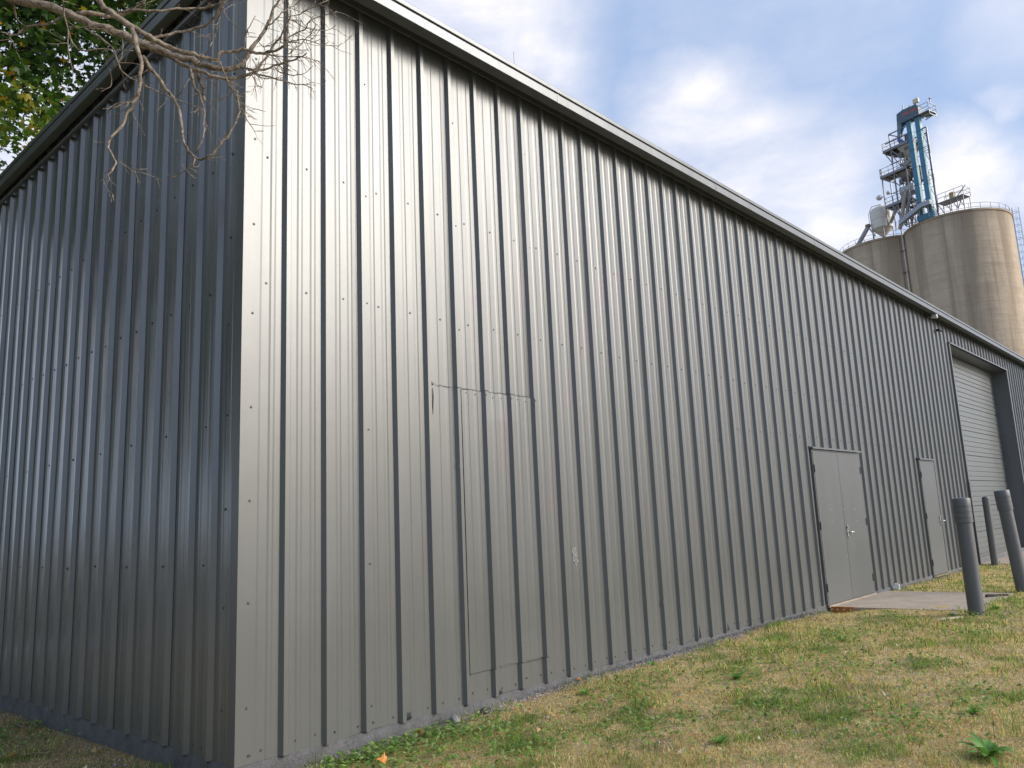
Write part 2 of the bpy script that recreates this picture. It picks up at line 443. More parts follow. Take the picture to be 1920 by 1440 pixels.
while True:
    c = RIB0+k*PITCH
    if c > LX-.2: break
    xm = c+.1525
    for z in (2.972, 3.868):
        if not inside(xm, z): screw(True, xm+random.uniform(-.006, .006), 0, z+random.uniform(-.01, .01))
    if xm > 6.5 and not inside(xm, 2.35): screw(True, xm, 0, 2.35+random.uniform(-.008, .008))
    for dx in (.075, .235):
        if not inside(c+dx, .06): screw(True, c+dx+random.uniform(-.012, .012), 0, .055+random.uniform(-.012, .018))
    if k % 3 == 2:
        for z in (.19, 1.09, 2.02, 2.95, 3.85, 4.75):
            if not inside(c, z): screw(True, c+.052, 0.0, z+random.uniform(-.04, .04), .0055)
    k += 1
for z in np.arange(.32, 5.2, .607): screw(True, .067, .009, z+random.uniform(-.01, .01))
for z in (.05, .055): screw(True, .03+z, .009, .05)
for z in (2.974, 3.868, .06): screw(True, .165, 0, z)
k = 0
while True:
    c = .3095+k*PITCH
    if c > LY-.2: break
    for z in (2.955, 3.86, 2.05, 1.15):
        if z > 2.5 or k % 2 == 0: screw(False, c+.14+random.uniform(-.01, .01), 0, z+random.uniform(-.012, .012), .0075)
    screw(False, c+.10, 0, .055, .006); screw(False, c+.22, 0, .06, .006)
    if k % 3 == 2:
        for z in (.3, 1.19, 2.1, 2.95, 3.83, 4.7): screw(False, c+.052, 0, z+random.uniform(-.05, .05), .007)
    k += 1
for z in np.arange(.3, 5.2, .6): screw(False, .17, .0, z*1.0)
for z in (2.46, 2.37, 2.46):
    pass
for i, x in enumerate(np.arange(1.93, 2.76, .1016)):
    screw(True, x, .0085+depth(x, RIB0), 2.385+random.uniform(-.01, .01), .004)
scr.build('screws', M_screw, bld, kind='stuff')
# dents and little knocks that catch the light
random.seed(21); dn = MB()
for (x, z, s) in ((1.86, 1.79, .012), (2.42, 1.72, .016), (2.73, 1.64, .02), (2.98, 1.22, .02), (3.0, 1.26, .015), (2.12, 1.56, .012), (1.88, 1.05, .01), (4.62, .45, .02),
                  (5.1, .10, .03), (5.6, .16, .016), (6.9, .75, .012), (7.5, .2, .02), (8.0, 2.5, .02), (6.2, 2.2, .02), (10.9, .9, .018), (12.4, .5, .015), (12.1, 1.4, .014), (9.4, 3.1, .02), (13.1, 3.3, .02), (15.9, .7, .02)):
    c = round((x-RIB0)/PITCH)*PITCH+RIB0 + random.choice((-.02, .02, .05))
    dn.lathe([(s*.9, 0), (s*.7, .4*s), (s*.3, .15*s), (.001, .08*s)], 10)
    M_ = Matrix.Translation((c, -depth(c, RIB0)-.0005, z)) @ Matrix.Rotation(R(90), 4, 'X') @ Matrix.Diagonal((.6, 1.3, .5, 1))
    for i in range(len(dn.v)-40, len(dn.v)): dn.v[i] = tuple(M_ @ Vector(dn.v[i]))
dn.build('dents', M_wall, bld, smooth=True, kind='stuff')
# bent lower edges of two panels
for (x, h) in ((5.155, .30), (5.77, .16), (1.225, .07), (2.13, .06)):
    mb = MB(); mb.add([(x+.02, -.004, .01), (x+.075, -.004, .0), (x+.045, -.055, .03), (x+.02, -.006, h), (x+.05, -.03, h*.6)],
           [(0, 2, 4, 3), (2, 1, 4), (0, 1, 2), (4, 1, 3)]); mb.build('bent_edge', M_trim, bld)

# corner trim, base notch shadow gaps, foundation
mb = MB()
mb.add([(-.0065, -.0085, 0), (.105, -.0085, 0), (.105, -.0085, 5.32), (-.0065, -.0085, 5.32), (-.0065, .085, 0), (-.0065, .085, 5.32),
        (.108, .002, 0), (.108, .002, 5.32), (.003, .088, 0), (.003, .088, 5.32)],
       [(0, 1, 2, 3), (4, 0, 3, 5), (1, 6, 7, 2), (8, 4, 5, 9)])
mb.build('corner_trim', M_wall, bld)
mb = MB(); n = 260
def fnd(front, L):
    st = int(L/.12)
    base = len(mb.v)
    for i in range(st+1):
        x = L*i/st
        bulge = .006*math.sin(x*5)+random.uniform(-.006, .006)
        prof = [(.05, .012), (.004, .012), (-.004, -.008+bulge*.3), (-.05, -.012+bulge), (-.12, -.018+bulge), (-.45, -.03)]
        for z, y in prof:
            mb.v.append((x, y, z) if front else (y, x, z))
    k = 6
    for i in range(st):
        for j in range(k-1):
            q = (base+i*k+j, base+i*k+j+1, base+(i+1)*k+j+1, base+(i+1)*k+j)
            mb.f.append(q if front else q[::-1])
fnd(True, LX); fnd(False, LY)
mb.build('foundation', M_found, bld, smooth=True)

# eaves: front gutter, soffit, caps, side rake and roof
mb = MB(); mb.box(-.135, LX, -.25, -.142, 5.30, 5.388)
bevel(mb.build('gutter', M_trim, bld), .004)
mb = MB(); mb.box(-.14, LX, -.243, -.145, 5.392, 5.40); mb.build('drip_gap', M_dark, bld)
mb = MB(); mb.box(-.138, LX, -.256, .1, 5.402, 5.448)
bevel(mb.build('roof_edge_cap', M_trim, bld), .005)
mb = MB(); mb.box(-.13, LX, -.142, -.0, 5.396, 5.401); mb.box(-.02, LX, -.05, -.034, 5.33, 5.394)
mb.build('soffit', M_trim, bld)
mb = MB(); mb.box(-.135, -.06, -.141, LY, 5.30, 5.39); bevel(mb.build('rake_fascia', M_trim, bld), .004)
mb = MB(); mb.box(-.128, -.05, -.141, LY, 5.392, 5.40); mb.build('drip_gap', M_dark, bld)
mb = MB(); mb.box(-.140, .1, .11, LY, 5.402, 5.448); bevel(mb.build('rake_cap', M_trim, bld), .005)
mb = MB(); mb.box(-.059, .0, -.03, LY, 5.396, 5.401); mb.box(-.058, -.034, .02, LY, 5.205, 5.235); mb.build('rake_soffit', M_trim, bld)
mb = MB(); mb.box(.1, LX, .1, LY, 5.38, 5.42)
k = 0
while .4+k*.3048 < LX:
    x = .4+k*.3048; mb.box(x-.02, x+.02, .1, LY, 5.42, 5.45); k += 1
mb.build('roof', M_trim, bld)
mb = MB(); mb.box(LX-.01, LX, 0, LY, -.2, 5.38); mb.box(0, LX, LY-.01, LY, -.2, 5.38); mb.build('rear_wall', M_wall, bld)
mb = MB(); mb.tube([(3.83, 1.0, 5.42), (3.82, 1.0, 6.77)], [.005, .0025], 6)
mb.build('antenna_rod', M_screw, bld)
# seam marks of the gutter lengths
mb = MB()
for x in np.arange(3.05, LX, 3.05): mb = MB(); mb.box(x-.012, x+.012, -.2515, -.14, 5.2985, 5.389); mb.build('gutter_joint', M_trim, bld)
mb = MB(); y = 3.05
while y < LY: mb = MB(); mb.box(-.1365, -.07, y-.02, y+.02, 5.2985, 5.45); y += 3.05; mb.build('rake_joint', M_trim, bld)

# security light under the eave, and a junction bracket with two lens holes
fx = MB(); fx.box(15.42, 15.50, -.17, -.06, 5.235, 5.30); o = fx.build('eave_light', M_screw, bld); bevel(o, .01)
l2 = MB(); l2.lathe([(.03, 0), (.045, .09), (.047, .11), (.035, .12)], 16)
for i, v in enumerate(l2.v): l2.v[i] = (v[0]+15.47, v[2]*-1-.14, v[1]+5.235)
l2.build('lamp_head', simple('pale_lamp_housing', (.62, .62, .60), .4), o, smooth=True, angle=40)
mb = MB(); mb.box(16.14, 16.30, -.05, -.032, 5.06, 5.09); mb.tube([(16.16, -.045, 5.075), (16.13, -.11, 5.05)], .03, 10); mb.tube([(16.3, -.045, 5.085), (16.36, -.10, 5.07)], .02, 10)
mb.build('bracket', M_black, bld)

# ---- double door
def hinge_set(parent, x, top):
    for z in (.22, 1.08, top-.28):
        h = MB(); h.tube([(x, -.045, z-.055), (x, -.045, z+.055)], .0075, 8); h.box(x-.012, x+.012, -.0445, -.041, z-.05, z+.05)
        h.build('hinge', M_black, parent)
def lever(parent, x, z, sgn):
    h = MB()
    h.box(x-.022, x+.022, -.052, -.045, z-.06, z+.11)
    h.tube([(x, -.05, z), (x, -.105, z)], .013, 10)
    h.tube([(x, -.10, z), (x+sgn*.03, -.108, z), (x+sgn*.13, -.106, z-.004), (x+sgn*.15, -.095, z-.004)], [.012, .012, .010, .010], 8)
    h.tube([(x, -.045, z+.075), (x, -.068, z+.075)], .019, 12)
    h.tube([(x, -.045, z-.075), (x, -.06, z-.075)], .012, 10)
    h.build('handle', M_chrome, parent, smooth=True, angle=40)
def man_door(x0, x1, top, leaves, name, label=None):
    d = link(name, None, bld, label)
    f = MB(); f.box(x0, x0+.022, -.036, .1, -.04, top); f.box(x1-.022, x1, -.036, .1, -.04, top); f.box(x0+.022, x1-.022, -.036, .1, top-.02, top)
    f.build('frame', M_trim, d)
    dc = MB(); dc.add([(x0-.03, 0, top+.045), (x1+.03, 0, top+.045), (x1+.03, -.075, top+.028), (x0-.03, -.075, top+.028), (x0-.03, -.075, top+.003), (x1+.03, -.075, top+.003), (x0-.03, 0, top+.012), (x1+.03, 0, top+.012)],
        [(0, 3, 2, 1), (3, 4, 5, 2), (4, 6, 7, 5), (0, 6, 4, 3), (1, 2, 5, 7)]); dc.build('drip_cap', M_trim, d)
    th = MB(); th.box(x0, x1, -.06, .1, -.045, -.018); th.build('threshold', M_slab if leaves == 2 else M_chrome, d)
    a = x0+.026; b = x1-.026; w = (b-a)/leaves
    for i in range(leaves):
        lf = MB(); lf.box(a+i*w+(.0035 if i else 0), a+(i+1)*w-(.0035 if i < leaves-1 else 0), -.041, .0, -.012, top-.024)
        bevel(lf.build('door_leaf', M_door, d), .0025)
    bk = MB(); bk.box(x0+.02, x1-.02, .02, .03, -.04, top); bk.build('door_core', M_dark, d)
    return d, a, b, w
d, a, b, w = man_door(8.652, 10.497, 2.172, 2, 'double_door', 'flat grey double door with chrome lever')
hinge_set(d, a-.004, 2.172); hinge_set(d, b+.004, 2.172); lever(d, a+w+.07, .95, 1)
mb = MB()
for (x, z) in ((a+.42, 1.30), (a+.42, 1.12), (a+w+.04, 1.29), (a+w+.46, 1.28), (a+w+.50, 1.28), (a+w+.50, 1.10), (a+w-.05, .6)):
    mb.lathe([(.010, 0), (.007, .004), (.002, .005)], 8)
    for i in range(len(mb.v)-24, len(mb.v)): v = mb.v[i]; mb.v[i] = (v[0]+x, -.0412-v[2], v[1]+z)
mb.build('plugged_screw_holes', simple('pale_filler', (.42, .42, .41), .5), d, kind='stuff')
d, a, b, w = man_door(13.616, 14.556, 2.145, 1, 'single_door', 'flat grey single door with chrome lever')
hinge_set(d, a-.004, 2.145); lever(d, b-.075, .97, 1)

# ---- overhead door in its deep opening
X0, X1, ZT, DP = 17.077, 22.782, 4.897, .36
od = link('overhead_door', None, bld, 'tall grey sectional overhead door set back in the wall')
mb = MB(); mb.add([(X0, -.034, -.3), (X0, DP+.1, -.3), (X0, DP+.1, ZT), (X0, -.034, ZT)], [(0, 3, 2, 1)]); mb.build('jamb', M_trim, od); mb = MB(); mb.add([(X1, -.034, -.3), (X1, DP+.1, -.3), (X1, DP+.1, ZT), (X1, -.034, ZT)], [(0, 1, 2, 3)])
mb.build('jamb', M_trim, od)
mb = MB(); mb.add([(X0, -.034, ZT), (X0, DP+.1, ZT), (X1, DP+.1, ZT), (X1, -.034, ZT)], [(0, 1, 2, 3)]); mb.build('lintel', M_trim, od)
mb = MB(); mb.box(X0-.06, X0+.004, -.042, .0, -.3, ZT+.0); mb.box(X1-.004, X1+.09, -.042, .0, -.3, ZT); mb.box(X0-.06, X1+.09, -.06, .0, ZT, ZT+.03)
mb.build('casing', M_trim, od)
mb = MB(); mb.box(X0, X1, DP-.06, DP+.1, -.3, -.026); mb.build('sill', M_slab, od)
nsec = 8; sh = (ZT+.02)/nsec
for s_ in range(nsec):
    z0 = -.024+s_*sh; mb = MB(); prof = [(0.0, .012), (.006, .0)]
    for k in range(1, 5):
        c = sh*k/5; prof += [(c-.024, .0), (c-.016, -.014), (c+.010, -.014), (c+.016, .0)]
    prof += [(sh-.014, .0), (sh-.006, .014)]
    for z, dy in prof:
        mb.v += [(X0, DP+dy, z0+z), (X1, DP+dy, z0+z)]
    for i in range(len(prof)-1): mb.f.append((2*i, 2*i+1, 2*i+3, 2*i+2))
    mb.build('door_section', M_ohd, od)
mb = MB(); mb.box(X0, X1, DP+.02, DP+.04, -.3, ZT); mb.build('door_backing', M_dark, od)
mb = MB(); mb.tube([(X0-.095, -.05, -.1), (X0-.095, -.05, 1.75)], .017, 8); mb.build('conduit', M_trim, od)

# ------------------------------------------------------------------ concrete slabs
mb = MB()
def slab(x0, x1, y0, y1, zt, zb=-.3, nx=30, jit=.0):
    pts = []
    random.seed(int(x0*10))
    per = [(x0, y0)]
    def edge(p, q, n):
        return [(p[0]+(q[0]-p[0])*i/n+random.uniform(-jit, jit), p[1]+(q[1]-p[1])*i/n+random.uniform(-jit, jit)) for i in range(1, n)]
    c = [(x0, y0), (x1, y0), (x1, y1), (x0, y1)]
    out = []
    for i in range(4): out.append(c[i]); out += edge(c[i], c[(i+1) % 4], 14) if i != 2 else []
    n = len(out); m = MB(); m.v = [(x, y, zt) for x, y in out]+[(x, y, zb) for x, y in out]
    m.f.append(tuple(range(n)))
    for i in range(n): j = (i+1) % n; m.f.append((i, n+i, n+j, j))
    return m
slab(8.72, 10.95, -1.88, -.036, -.036, jit=.012).build('pavement', M_slab, kind='structure')
slab(17.05, 27.5, -5.2, -.01, -.040, jit=.01).build('apron', M_slab, kind='structure')

# ------------------------------------------------------------------ bollards
def bollard(x, y, h, r, cap, label, rz):
    t = thing('bollard', label, 'bollard', (x, y, float(gh(x, y))-.02), rz, 'steel pipe bollards by the doors')
    mb = MB(); top = h-.02
    prof = [(r, -.3), (r, top-(.27 if cap else 0))]
    if not cap: prof += [(r, top-.0), (r*.96, top+.012), (r*.7, top+.03), (.01, top+.038)]
    mb.lathe(prof, 40, capb=False, capt=not cap); mb.build('post', M_boll, t, smooth=True, angle=35)
    if cap:
        c = MB(); z = top-.285; pr = [(r+.001, z-.004), (r+.011, z)]
        for k in range(3): pr += [(r+.012, z+.05+k*.07), (r+.008, z+.053+k*.07), (r+.008, z+.057+k*.07), (r+.012, z+.06+k*.07)]
        pr += [(r+.012, top+.0), (r+.006, top+.012), (r*.6, top+.02), (.01, top+.022)]
        c.lathe(pr, 40, capb=False); c.build('sleeve', M_boll, t, smooth=True, angle=30)
    d = MB(); d.lathe([(r+.05, .0), (r+.03, .018), (r+.002, .024)], 20, capb=False, capt=False)
    d.build('footing', M_slab, t, smooth=True)
    return t
bollard(8.44, -1.966, 1.43, .094, True, 'nearest bollard, thick grey pipe with ringed sleeve, at the pavement corner', .3)
bollard(16.90, -.35, 1.47, .075, False, 'slimmer grey pipe bollard without sleeve, close to the overhead door', 0)
b3 = bollard(11.42, -1.905, 1.54, .096, True, 'tall grey pipe bollard with ringed sleeve, at the right edge of the photo', 0)
b3.rotation_euler = (-.052, -.046, 0)

# rusty perforated steel angle along the pavement's side
M_rust = simple('rusty_orange_steel', (.40, .17, .045), .8, .2, .45, 30, bmp=.5)
t = thing('steel_angle', 'short rusty orange steel channel with round holes against the pavement edge', 'steel angle', (8.70, -.38, 0))
mb = MB(); mb.box(-.022, -.016, 0, .34, -.125, -.034); mb.box(-.016, .01, 0, .34, -.034, -.0305); mb.box(-.06, -.022, 0, .34, -.11, -.106); mb.build('channel', M_rust, t)
for y in (.05, .14, .23, .31):
    h = MB(); h.lathe([(.013, 0), (.013, .003), (.004, .004)], 12)
    for i, v in enumerate(h.v): h.v[i] = (-.0222-v[2], v[0]+y, v[1]-.068)
    h.build('hole', simple('pale_bolt', (.55, .52, .45), .6), t)

M_wood = simple('weathered_pale_wood', (.62, .52, .36), .7, 0, .2, 40, bmp=.3)
def chip(name, label, cat, x, y, dims, rz, mat, dz=.012, group=None, jit=.15):
    mb = MB(); l, w, h = dims; nx = 6
    for i in range(nx+1):
        a = -l/2+l*i/nx; q = 1+random.uniform(-jit, jit); taper = 1-.35*(abs(a)/(l/2))**4
        for (yy, zz) in ((-.5, 0), (.5, 0), (.42, 1), (-.42, 1)): mb.v.append((a, yy*w*q*taper, zz*h*(1+random.uniform(-jit, jit))))
    for i in range(nx):
        for k in range(4): mb.f.append((i*4+k, i*4+(k+1) % 4, (i+1)*4+(k+1) % 4, (i+1)*4+k))
    mb.f += [(3, 2, 1, 0), (nx*4, nx*4+1, nx*4+2, nx*4+3)]
    o = mb.build(name, mat, None, smooth=True, angle=50, label=label, cat=cat, group=group)
    o.location = (x, y, float(gh(x, y))+dz); o.rotation_euler = (random.uniform(-.05, .05), random.uniform(-.05, .05), rz); return o
chip('stick', 'pale bare stick lying in the grass in front of the nearest bollard', 'stick', 7.95, -1.79, (.34, .028, .022), R(-43), M_wood)
chip('paper_scrap', 'small white paper scrap in the grass left of the nearest bollard', 'litter', 8.36, -1.74, (.06, .05, .02), 1, simple('white_paper', (.8, .8, .78), .7), .015)
chip('wood_offcut', 'dark flat wood offcut lying at the far edge of the pavement', 'wood', 10.45, -1.76, (.34, .07, .035), R(-40), simple('dark_wet_wood', (.045, .035, .03), .8), .02)
def rock(name, label, x, y, s, mat, cat='stone', dz=0, group=None, flat=.6):
    bm = bmesh.new(); bmesh.ops.create_icosphere(bm, subdivisions=2, radius=1)
    ph = [random.uniform(0, 6) for _ in range(6)]
    for v in bm.verts:
        c = v.co.copy(); k = 1+.18*math.sin(c.x*3+ph[0])*math.sin(c.y*3+ph[1])+.14*math.sin(c.z*5+ph[2]+c.x*2)+random.uniform(-.06, .06)
        v.co = Vector((c.x*k*s[0], c.y*k*s[1], c.z*k*s[2]))
    me = bpy.data.meshes.new(name); bm.to_mesh(me); bm.free(); me.materials.append(mat)
    o = link(name, me, None, label, cat, group); o.location = (x, y, float(gh(x, y))+dz); o.rotation_euler = (0, 0, random.uniform(0, 6)); return o
M_stone = simple('painted_stone', (.22, .22, .24), .8, 0, .35, 30, bmp=.6)
M_white = simple('whitish_stone', (.62, .62, .60), .7, 0, .2, 30, bmp=.5)
rock('white_lump', 'whitish lump of foam at the wall base between the two doors', 11.38, -.07, (.07, .06, .075), M_white, 'lump', .03)
rock('stone', 'grey paint-splashed stone at the foundation beside the weeds', 1.62, -.10, (.055, .045, .04), M_stone, dz=.02)
rock('stone', 'dark squat stone in a small heap of gravel at the wall foot', 1.95, -.09, (.05, .04, .03), simple('dark_stone', (.09, .08, .085), .8, bmp=.5), dz=.015)

# ------------------------------------------------------------------ grass, weeds, leaves
def in_view(x, y, z, mx=.08):
    x, y, z = np.broadcast_arrays(np.asarray(x, float), np.asarray(y, float), np.asarray(z, float))
    d = np.stack([x+2.4553, y+4.6837, z-1.3089], -1)
    zz = d@np.array(fwd); u = .5+cam_d.lens/36*(d@np.array(right))/zz-cam_d.shift_x; v = .5+(cam_d.lens/36*(d@np.array(up))/zz-cam_d.shift_y)*4/3
    return (zz > .3) & (u > -mx) & (u < 1+mx) & (v > -mx) & (v < 1+mx)
def on_slab(x, y):
    return ((x > 8.74) & (x < 10.93) & (y > -1.84)) | ((x > 17.1) & (y > -5.1))
def blades(name, n, xr, yr, hmin, hmax, wmin, wmax, kind_bias, label, cat, seg=2, clump=.0, keep=None, palette=None, mat=None, flat=.5):
    # sample with density falling with distance from the camera position
    P = []
    tot_ = 0
    while tot_ < n:
        x = RNG.uniform(*xr, n); y = RNG.uniform(*yr, n)
        d = np.hypot(x+2.455, y+4.68)
        ok = RNG.uniform(size=n) < np.clip((5.2/d)**1.7, 0, 1)
        ok &= ~((x > -.035) & (y > -.035)) & ~on_slab(x, y) & ~((x > 8.3) & (x < 8.8) & (y > -.36))
        ok &= in_view(x, y, -.05, .12)
        ok &= RNG.uniform(size=n) > bare(x, y)*.86
        if keep is not None: ok &= keep(x, y)
        P.append(np.stack([x[ok], y[ok]], 1)); tot_ += ok.sum()
    P = np.concatenate(P)[:n]; x, y = P[:, 0], P[:, 1]
    d = np.hypot(x+2.455, y+4.68); t = tanness(x, y)
    isgreen = RNG.uniform(size=n) > np.clip(t*.78+.12+kind_bias, 0.04, .97)
    h = (hmin+(hmax*1.25-hmin)*RNG.uniform(0, 1, n)**1.7)*(.75+.5*fbm(x*2, y*2, 77, 2))*np.where(isgreen, 1.05, .85)
    w = RNG.uniform(wmin, wmax, n)*np.clip(d/5.0, .85, 3.0)
    az = RNG.uniform(0, 2*np.pi, n); lean = np.where(isgreen, RNG.uniform(.25, 1.1, n), RNG.uniform(.7, 1.45, n))*(.6+flat)
    dx = np.cos(az); dy = np.sin(az); px = -np.sin(az+RNG.normal(0, .5, n)); py = np.cos(az+RNG.normal(0, .5, n))
    z0 = gh(x, y)-.004
    L1 = h*.55; L2 = h*.6
    a1 = lean*.55; a2 = np.clip(lean*1.35, 0, 1.65)
    bx, by, bz = x, y, z0
    mx_, my_, mz = bx+dx*np.sin(a1)*L1, by+dy*np.sin(a1)*L1, bz+np.cos(a1)*L1
    tx, ty, tz = mx_+dx*np.sin(a2)*L2, my_+dy*np.sin(a2)*L2, np.maximum(mz+np.cos(a2)*L2, z0+.003)
    V = np.stack([np.stack([bx-px*w, by-py*w, bz], 1), np.stack([bx+px*w, by+py*w, bz], 1),
                  np.stack([mx_+px*w*.8, my_+py*w*.8, mz], 1), np.stack([mx_-px*w*.8, my_-py*w*.8, mz], 1), np.stack([tx, ty, tz], 1)], 1).reshape(-1, 3)
    i = np.arange(n)*5
    me = bpy.data.meshes.new(name)
    me.vertices.add(5*n); me.vertices.foreach_set('co', V.ravel().astype(np.float32))
    loops = np.stack([i, i+1, i+2, i+3, i+3, i+2, i+4], 1).ravel()
    me.loops.add(7*n); me.loops.foreach_set('vertex_index', loops.astype(np.int32))
    me.polygons.add(2*n)
    ls = np.stack([np.arange(n)*7, np.arange(n)*7+4], 1).ravel(); me.polygons.foreach_set('loop_start', ls.astype(np.int32))
    me.update(calc_edges=True)
    gr = np.array([[.20, .30, .055], [.28, .37, .09], [.13, .21, .04], [.36, .43, .14]])[RNG.integers(0, 4, n)]
    tn = np.array([[.72, .57, .31], [.82, .70, .45], [.56, .40, .20], [.62, .58, .26], [.76, .46, .26]])[RNG.integers(0, 5, n)]
    c = np.where(isgreen[:, None], gr, tn)*(RNG.uniform(.45, 1.3, (n, 1))*(.78+.44*fbm(x*6, y*6, 61, 3))[:, None])
    c = np.clip(c, 0, .92)
    c = np.repeat(np.concatenate([c, np.ones((n, 1))], 1), 5, 0).astype(np.float32)
    ca = me.color_attributes.new('tint', 'FLOAT_COLOR', 'POINT'); ca.data.foreach_set('color', c.ravel())
    me.materials.append(mat); return link(name, me, None, label, cat, None, 'stuff')
def leafy(name, tint=True, col=(.1, .2, .04), trans=.35, rough=.55, var=.3):
    mt, g, p = new_mat(name)
    if tint: c = g.n('ShaderNodeAttribute', attribute_name='tint').outputs[0]
    else:
        rnd = g.n('ShaderNodeObjectInfo').outputs['Random']; ge = g.n('ShaderNodeNewGeometry')
        nz = g.noise(ge.outputs['Position'], 30, 4, .6)
        f = g.math('ADD', g.math('MULTIPLY', rnd, .5), g.math('MULTIPLY', nz, .5))
        c = g.mix(f, tuple(x*(1-var) for x in col), tuple(x*(1+var) for x in col))
    g.l(c, p.inputs['Base Color']); p.inputs['Roughness'].default_value = rough; p.inputs['Specular IOR Level'].default_value = .35
    tr = g.n('ShaderNodeBsdfTranslucent'); g.l(g.mix(1.0, c, (1.25, 1.3, .8), 'MULTIPLY'), tr.inputs[0])
    ms = g.n('ShaderNodeMixShader'); ms.inputs[0].default_value = trans
    g.l(p.outputs[0], ms.inputs[1]); g.l(tr.outputs[0], ms.inputs[2])
    g.l(ms.outputs[0], mt.node_tree.nodes['Material Output'].inputs[0]); return mt
M_grass = leafy('grass_blades', trans=.48)
blades('grass', 330000, (-3.5, 17.3), (-8, 7), .012, .036, .0013, .0025, 0.0, 'patchy lawn of short green and dry tan grass in front of the wall', 'grass', mat=M_grass)
blades('grass', 20000, (-3.5, 26), (-8, 5), .03, .085, .0013, .0024, -.35, 'taller green grass tufts scattered in the lawn', 'grass', mat=M_grass, flat=.25,
       keep=lambda x, y: (fbm(x*2.3+9, y*2.3+2, 55, 3) > .57) | ((x > 8.2) & (x < 11.2) & (y < -1.7) & (y > -2.15)) | ((x > 11) & (y > -.25) & (x < 17)))
# clover and broad weeds, by the foundation near the corner
def broad(name, n, pos, label, size=(.010, .020)):
    mb = MB(); cols = []
    for _ in range(n):
        x, y = pos()
        if (x > -.04 and y > -.05): continue
        z = float(gh(x, y))+random.uniform(.012, .055); s = random.uniform(*size); az = random.uniform(0, 6.28); ti = random.uniform(-.6, .6); tj = random.uniform(-.6, .6)
        pts = []
        for k in range(6):
            a = 2*math.pi*k/6; u, v = math.cos(a)*s, math.sin(a)*s*.72
            X = u*math.cos(az)-v*math.sin(az); Y = u*math.sin(az)+v*math.cos(az)
            pts.append((x+X, y+Y, z+X*ti+Y*tj-.12*abs(v)))
        mb.add(pts+[(x, y, z+.10*s)], [(k, (k+1) % 6, 6) for k in range(6)])
        c = random.choice([(.19, .32, .07), (.25, .38, .10), (.30, .40, .16), (.12, .22, .06)]); f = random.uniform(.75, 1.2)
        cols += [(c[0]*f, c[1]*f, c[2]*f, 1)]*7
    me = mb.mesh(name, M_grass); ca = me.color_attributes.new('tint', 'FLOAT_COLOR', 'POINT'); ca.data.foreach_set('color', np.array(cols, np.float32).ravel())
    return link(name, me, None, label, 'weeds', None, 'stuff')
random.seed(9)
broad('clover', 1500, lambda: (random.uniform(.45, 1.7)+random.gauss(0, .2), -.10-abs(random.gauss(0, .38))), 'low broad-leaved clover growing at the foundation near the corner')
broad('ground_ivy', 2300, lambda: (random.choice([(3.6, -1.2), (4.1, -1.15), (3.1, -2.6), (5.9, -1.25), (2.6, -.7), (2.9, -3.0), (7.4, -1.9), (1.6, -1.0)])[0]+random.gauss(0, .28), 0), 'x') if 0 else None
spots = [(3.7, -1.25), (4.1, -1.15), (3.1, -2.5), (5.95, -1.3), (2.6, -.8), (2.9, -2.9), (8.3, -2.15), (1.6, -1.0), (3.4, -.6), (4.6, -1.7), (5.3, -.9), (2.2, -1.5), (4.0, -3.0), (6.8, -2.3), (7.6, -1.2), (3.0, -1.9), (9.5, -2.3), (6.5, -1.1), (4.9, -2.3), (-.5, 2.6), (-.35, 3.2)]
def sp():
    q = random.choice(spots); return q[0]+random.gauss(0, .30), q[1]+random.gauss(0, .17)
broad('creeping_weeds', 4200, sp, 'patches of small green creeping weeds in the dry lawn')
# dead grey weeds, splashed with the wall paint, along the foot of the wall
def foot_weeds():
    mb = MB(); rr = random.Random(77)
    for _ in range(420):
        if rr.random() < .8: x = rr.uniform(2.6, 8.6); y = -.03-abs(rr.gauss(0, .035))
        else: x = rr.uniform(.4, 17); y = -.03-abs(rr.gauss(0, .03))
        if 17 < x or 8.6 < x < 10.6: continue
        z = float(gh(x, y)); n = rr.randint(3, 9)
        for _ in range(n):
            a = rr.uniform(0, 6.28); L = rr.uniform(.012, .05); w = rr.uniform(.002, .006); bx, by = x+rr.gauss(0, .012), y+rr.gauss(0, .012)
            tx, ty = bx+math.cos(a)*L*.7, min(by+math.sin(a)*L*.7, -.012)
            mb.add([(bx-w, by, z), (bx+w, by, z), ((bx+tx)/2+w, (by+ty)/2, z+L*.55), (tx, ty, z+L*rr.uniform(.4, .9)), ((bx+tx)/2-w, (by+ty)/2+w, z+L*.5)], [(0, 1, 2, 4), (4, 2, 3)])
    return link('dead_weeds', mb.mesh('dead_weeds', simple('paint_splashed_weeds', (.13, .13, .14), .8, 0, .7, 60)), None, 'dead grey paint-splashed weeds along the foot of the long wall', 'weeds', None, 'stuff')
foot_weeds()
